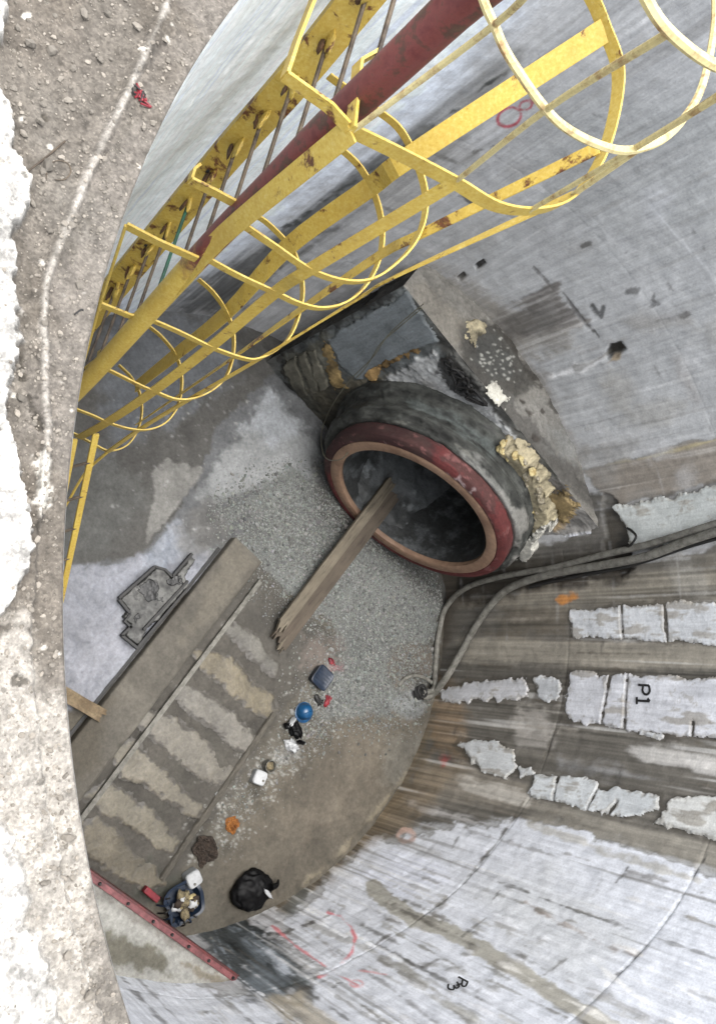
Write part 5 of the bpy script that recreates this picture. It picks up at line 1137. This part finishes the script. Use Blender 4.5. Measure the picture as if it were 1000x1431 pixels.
# pebbles and loose stones on the rim
def rim_pt(p):
    q = at_z(p, RIM); a = math.atan2(q[1], q[0]); r_ = math.hypot(q[0], q[1]); i = int(round((a - GA0) / (GA1 - GA0) * 1499)); j = int(round((r_ - R - .004) / .616 * 169)) + 1
    if not (0 <= i < 1500 and 1 <= j < 171) or r_ < R + .01: return None
    return np.array([q[0], q[1], RIM + GR.h[i, j]])
def in_crust(p): return any(poly_sd(np.array([p[0]]), np.array([p[1]]), c)[0] > -3 for c in crust)
pp, ps, pc = [], [], []
for _ in range(7000):
    p = (random.uniform(-10, 330), random.uniform(-10, 1440)); q = rim_pt(p)
    if q is None: continue
    sdl = 1 if p[0] > 70 or p[1] < 860 else .5
    if random.random() > sdl or (in_crust(p) and random.random() > .05): continue
    s = min(random.lognormvariate(math.log(.0027), .5), .009); pp.append(q + np.array([0, 0, s * .3])); ps.append(s); b_ = random.choice([.8, 1, 1.1, 1.3, 1.5]); pc.append(S(176, 168, 156, .36) * b_)
v, f, c3 = stones(np.array(pp), np.array(ps), np.array(pc), rng, .5)
tag(link('rim_grit', raw_mesh('rim_grit', v, f, c3, np.zeros(len(v)), False), M_stone), 'loose grit scattered over the shaft rim', None, None, 'stuff')
for k, (x, y, s) in enumerate([(98, 318, 7), (68, 232, 8), (119, 208, 6), (140, 84, 6), (34, 186, 6), (62, 240, 5), (72, 70, 7), (86, 108, 5), (154, 84, 4), (128, 156, 4), (20, 122, 5), (46, 285, 6), (104, 95, 5), (190, 40, 6), (230, 60, 5), (200, 180, 5), (160, 290, 6), (140, 320, 6), (110, 400, 5), (30, 520, 6), (28, 556, 6), (52, 500, 4), (84, 470, 4), (70, 325, 6), (56, 170, 6), (96, 140, 5), (42, 62, 8), (118, 20, 7), (24, 40, 7), (150, 20, 6), (95, 1170, 8), (88, 1330, 7), (72, 930, 5), (120, 1385, 6), (60, 1230, 6), (84, 1115, 6)]):
    q = rim_pt((x, y))
    if q is None: continue
    sz_ = s * .0019; v, f, c3 = stones((q + np.array([0, 0, sz_ * .4]))[None], np.array([sz_]), S(178, 170, 158, .34)[None] * random.uniform(.7, 1.25), rng, .75)
    tag(link('stone', raw_mesh('stone', v, f, c3, np.zeros(len(v)), False), M_stone), 'small pale stone lying in the grey grit on the shaft rim', 'stone', 'loose stones on the rim')
# red twine knot and bits of wire
q = rim_pt((197, 138)); t = thing('red_twine', 'small tuft of red twine lying on the shaft rim', 'twine')
for k in range(7):
    b = MB(); pts = [q + np.array([random.gauss(0, .011), random.gauss(0, .011), .004 + abs(random.gauss(0, .006))]) for _ in range(5)]; b.tube(smooth_path(pts, 4), .0028, 5); b.build('strand', M_redp if k < 5 else M_mesh, t, True)
def rimwire(label, pts, rad, mat=M_rung):
    P3 = [q + np.array([0, 0, rad + .001]) for q in map(rim_pt, pts) if q is not None]; b = MB(); b.tube(smooth_path(P3, 5), rad, 6); tag(b.build('wire', mat, None, True), label, 'wire')
rimwire('straight grey wire lying on the grit near the pale crust', [(36, 242), (62, 222), (92, 196)], .0022)
rimwire('fine wire coiled in a loop on the grit', [(64, 252), (68, 232), (80, 226), (94, 230), (98, 242), (90, 252), (76, 252)], .0012)
rimwire('short dark wire stub at the rim edge beside the ladder', [(104, 440), (112, 434), (116, 434)], .002, M_mesh)

# each thing's empty sits at the thing's own base
bpy.context.view_layer.update()
for o in [o for o in COL.objects if o.type == 'EMPTY' and o.parent is None]:
    pts = [c.matrix_world @ Vector(p) for c in o.children_recursive if c.type == 'MESH' for p in c.bound_box]
    if not pts: continue
    lo = [min(p[i] for p in pts) for i in range(3)]; hi = [max(p[i] for p in pts) for i in range(3)]
    base = Vector(((lo[0] + hi[0]) / 2, (lo[1] + hi[1]) / 2, lo[2])); o.location = base
    for c in o.children: c.location = Vector(c.location) - base
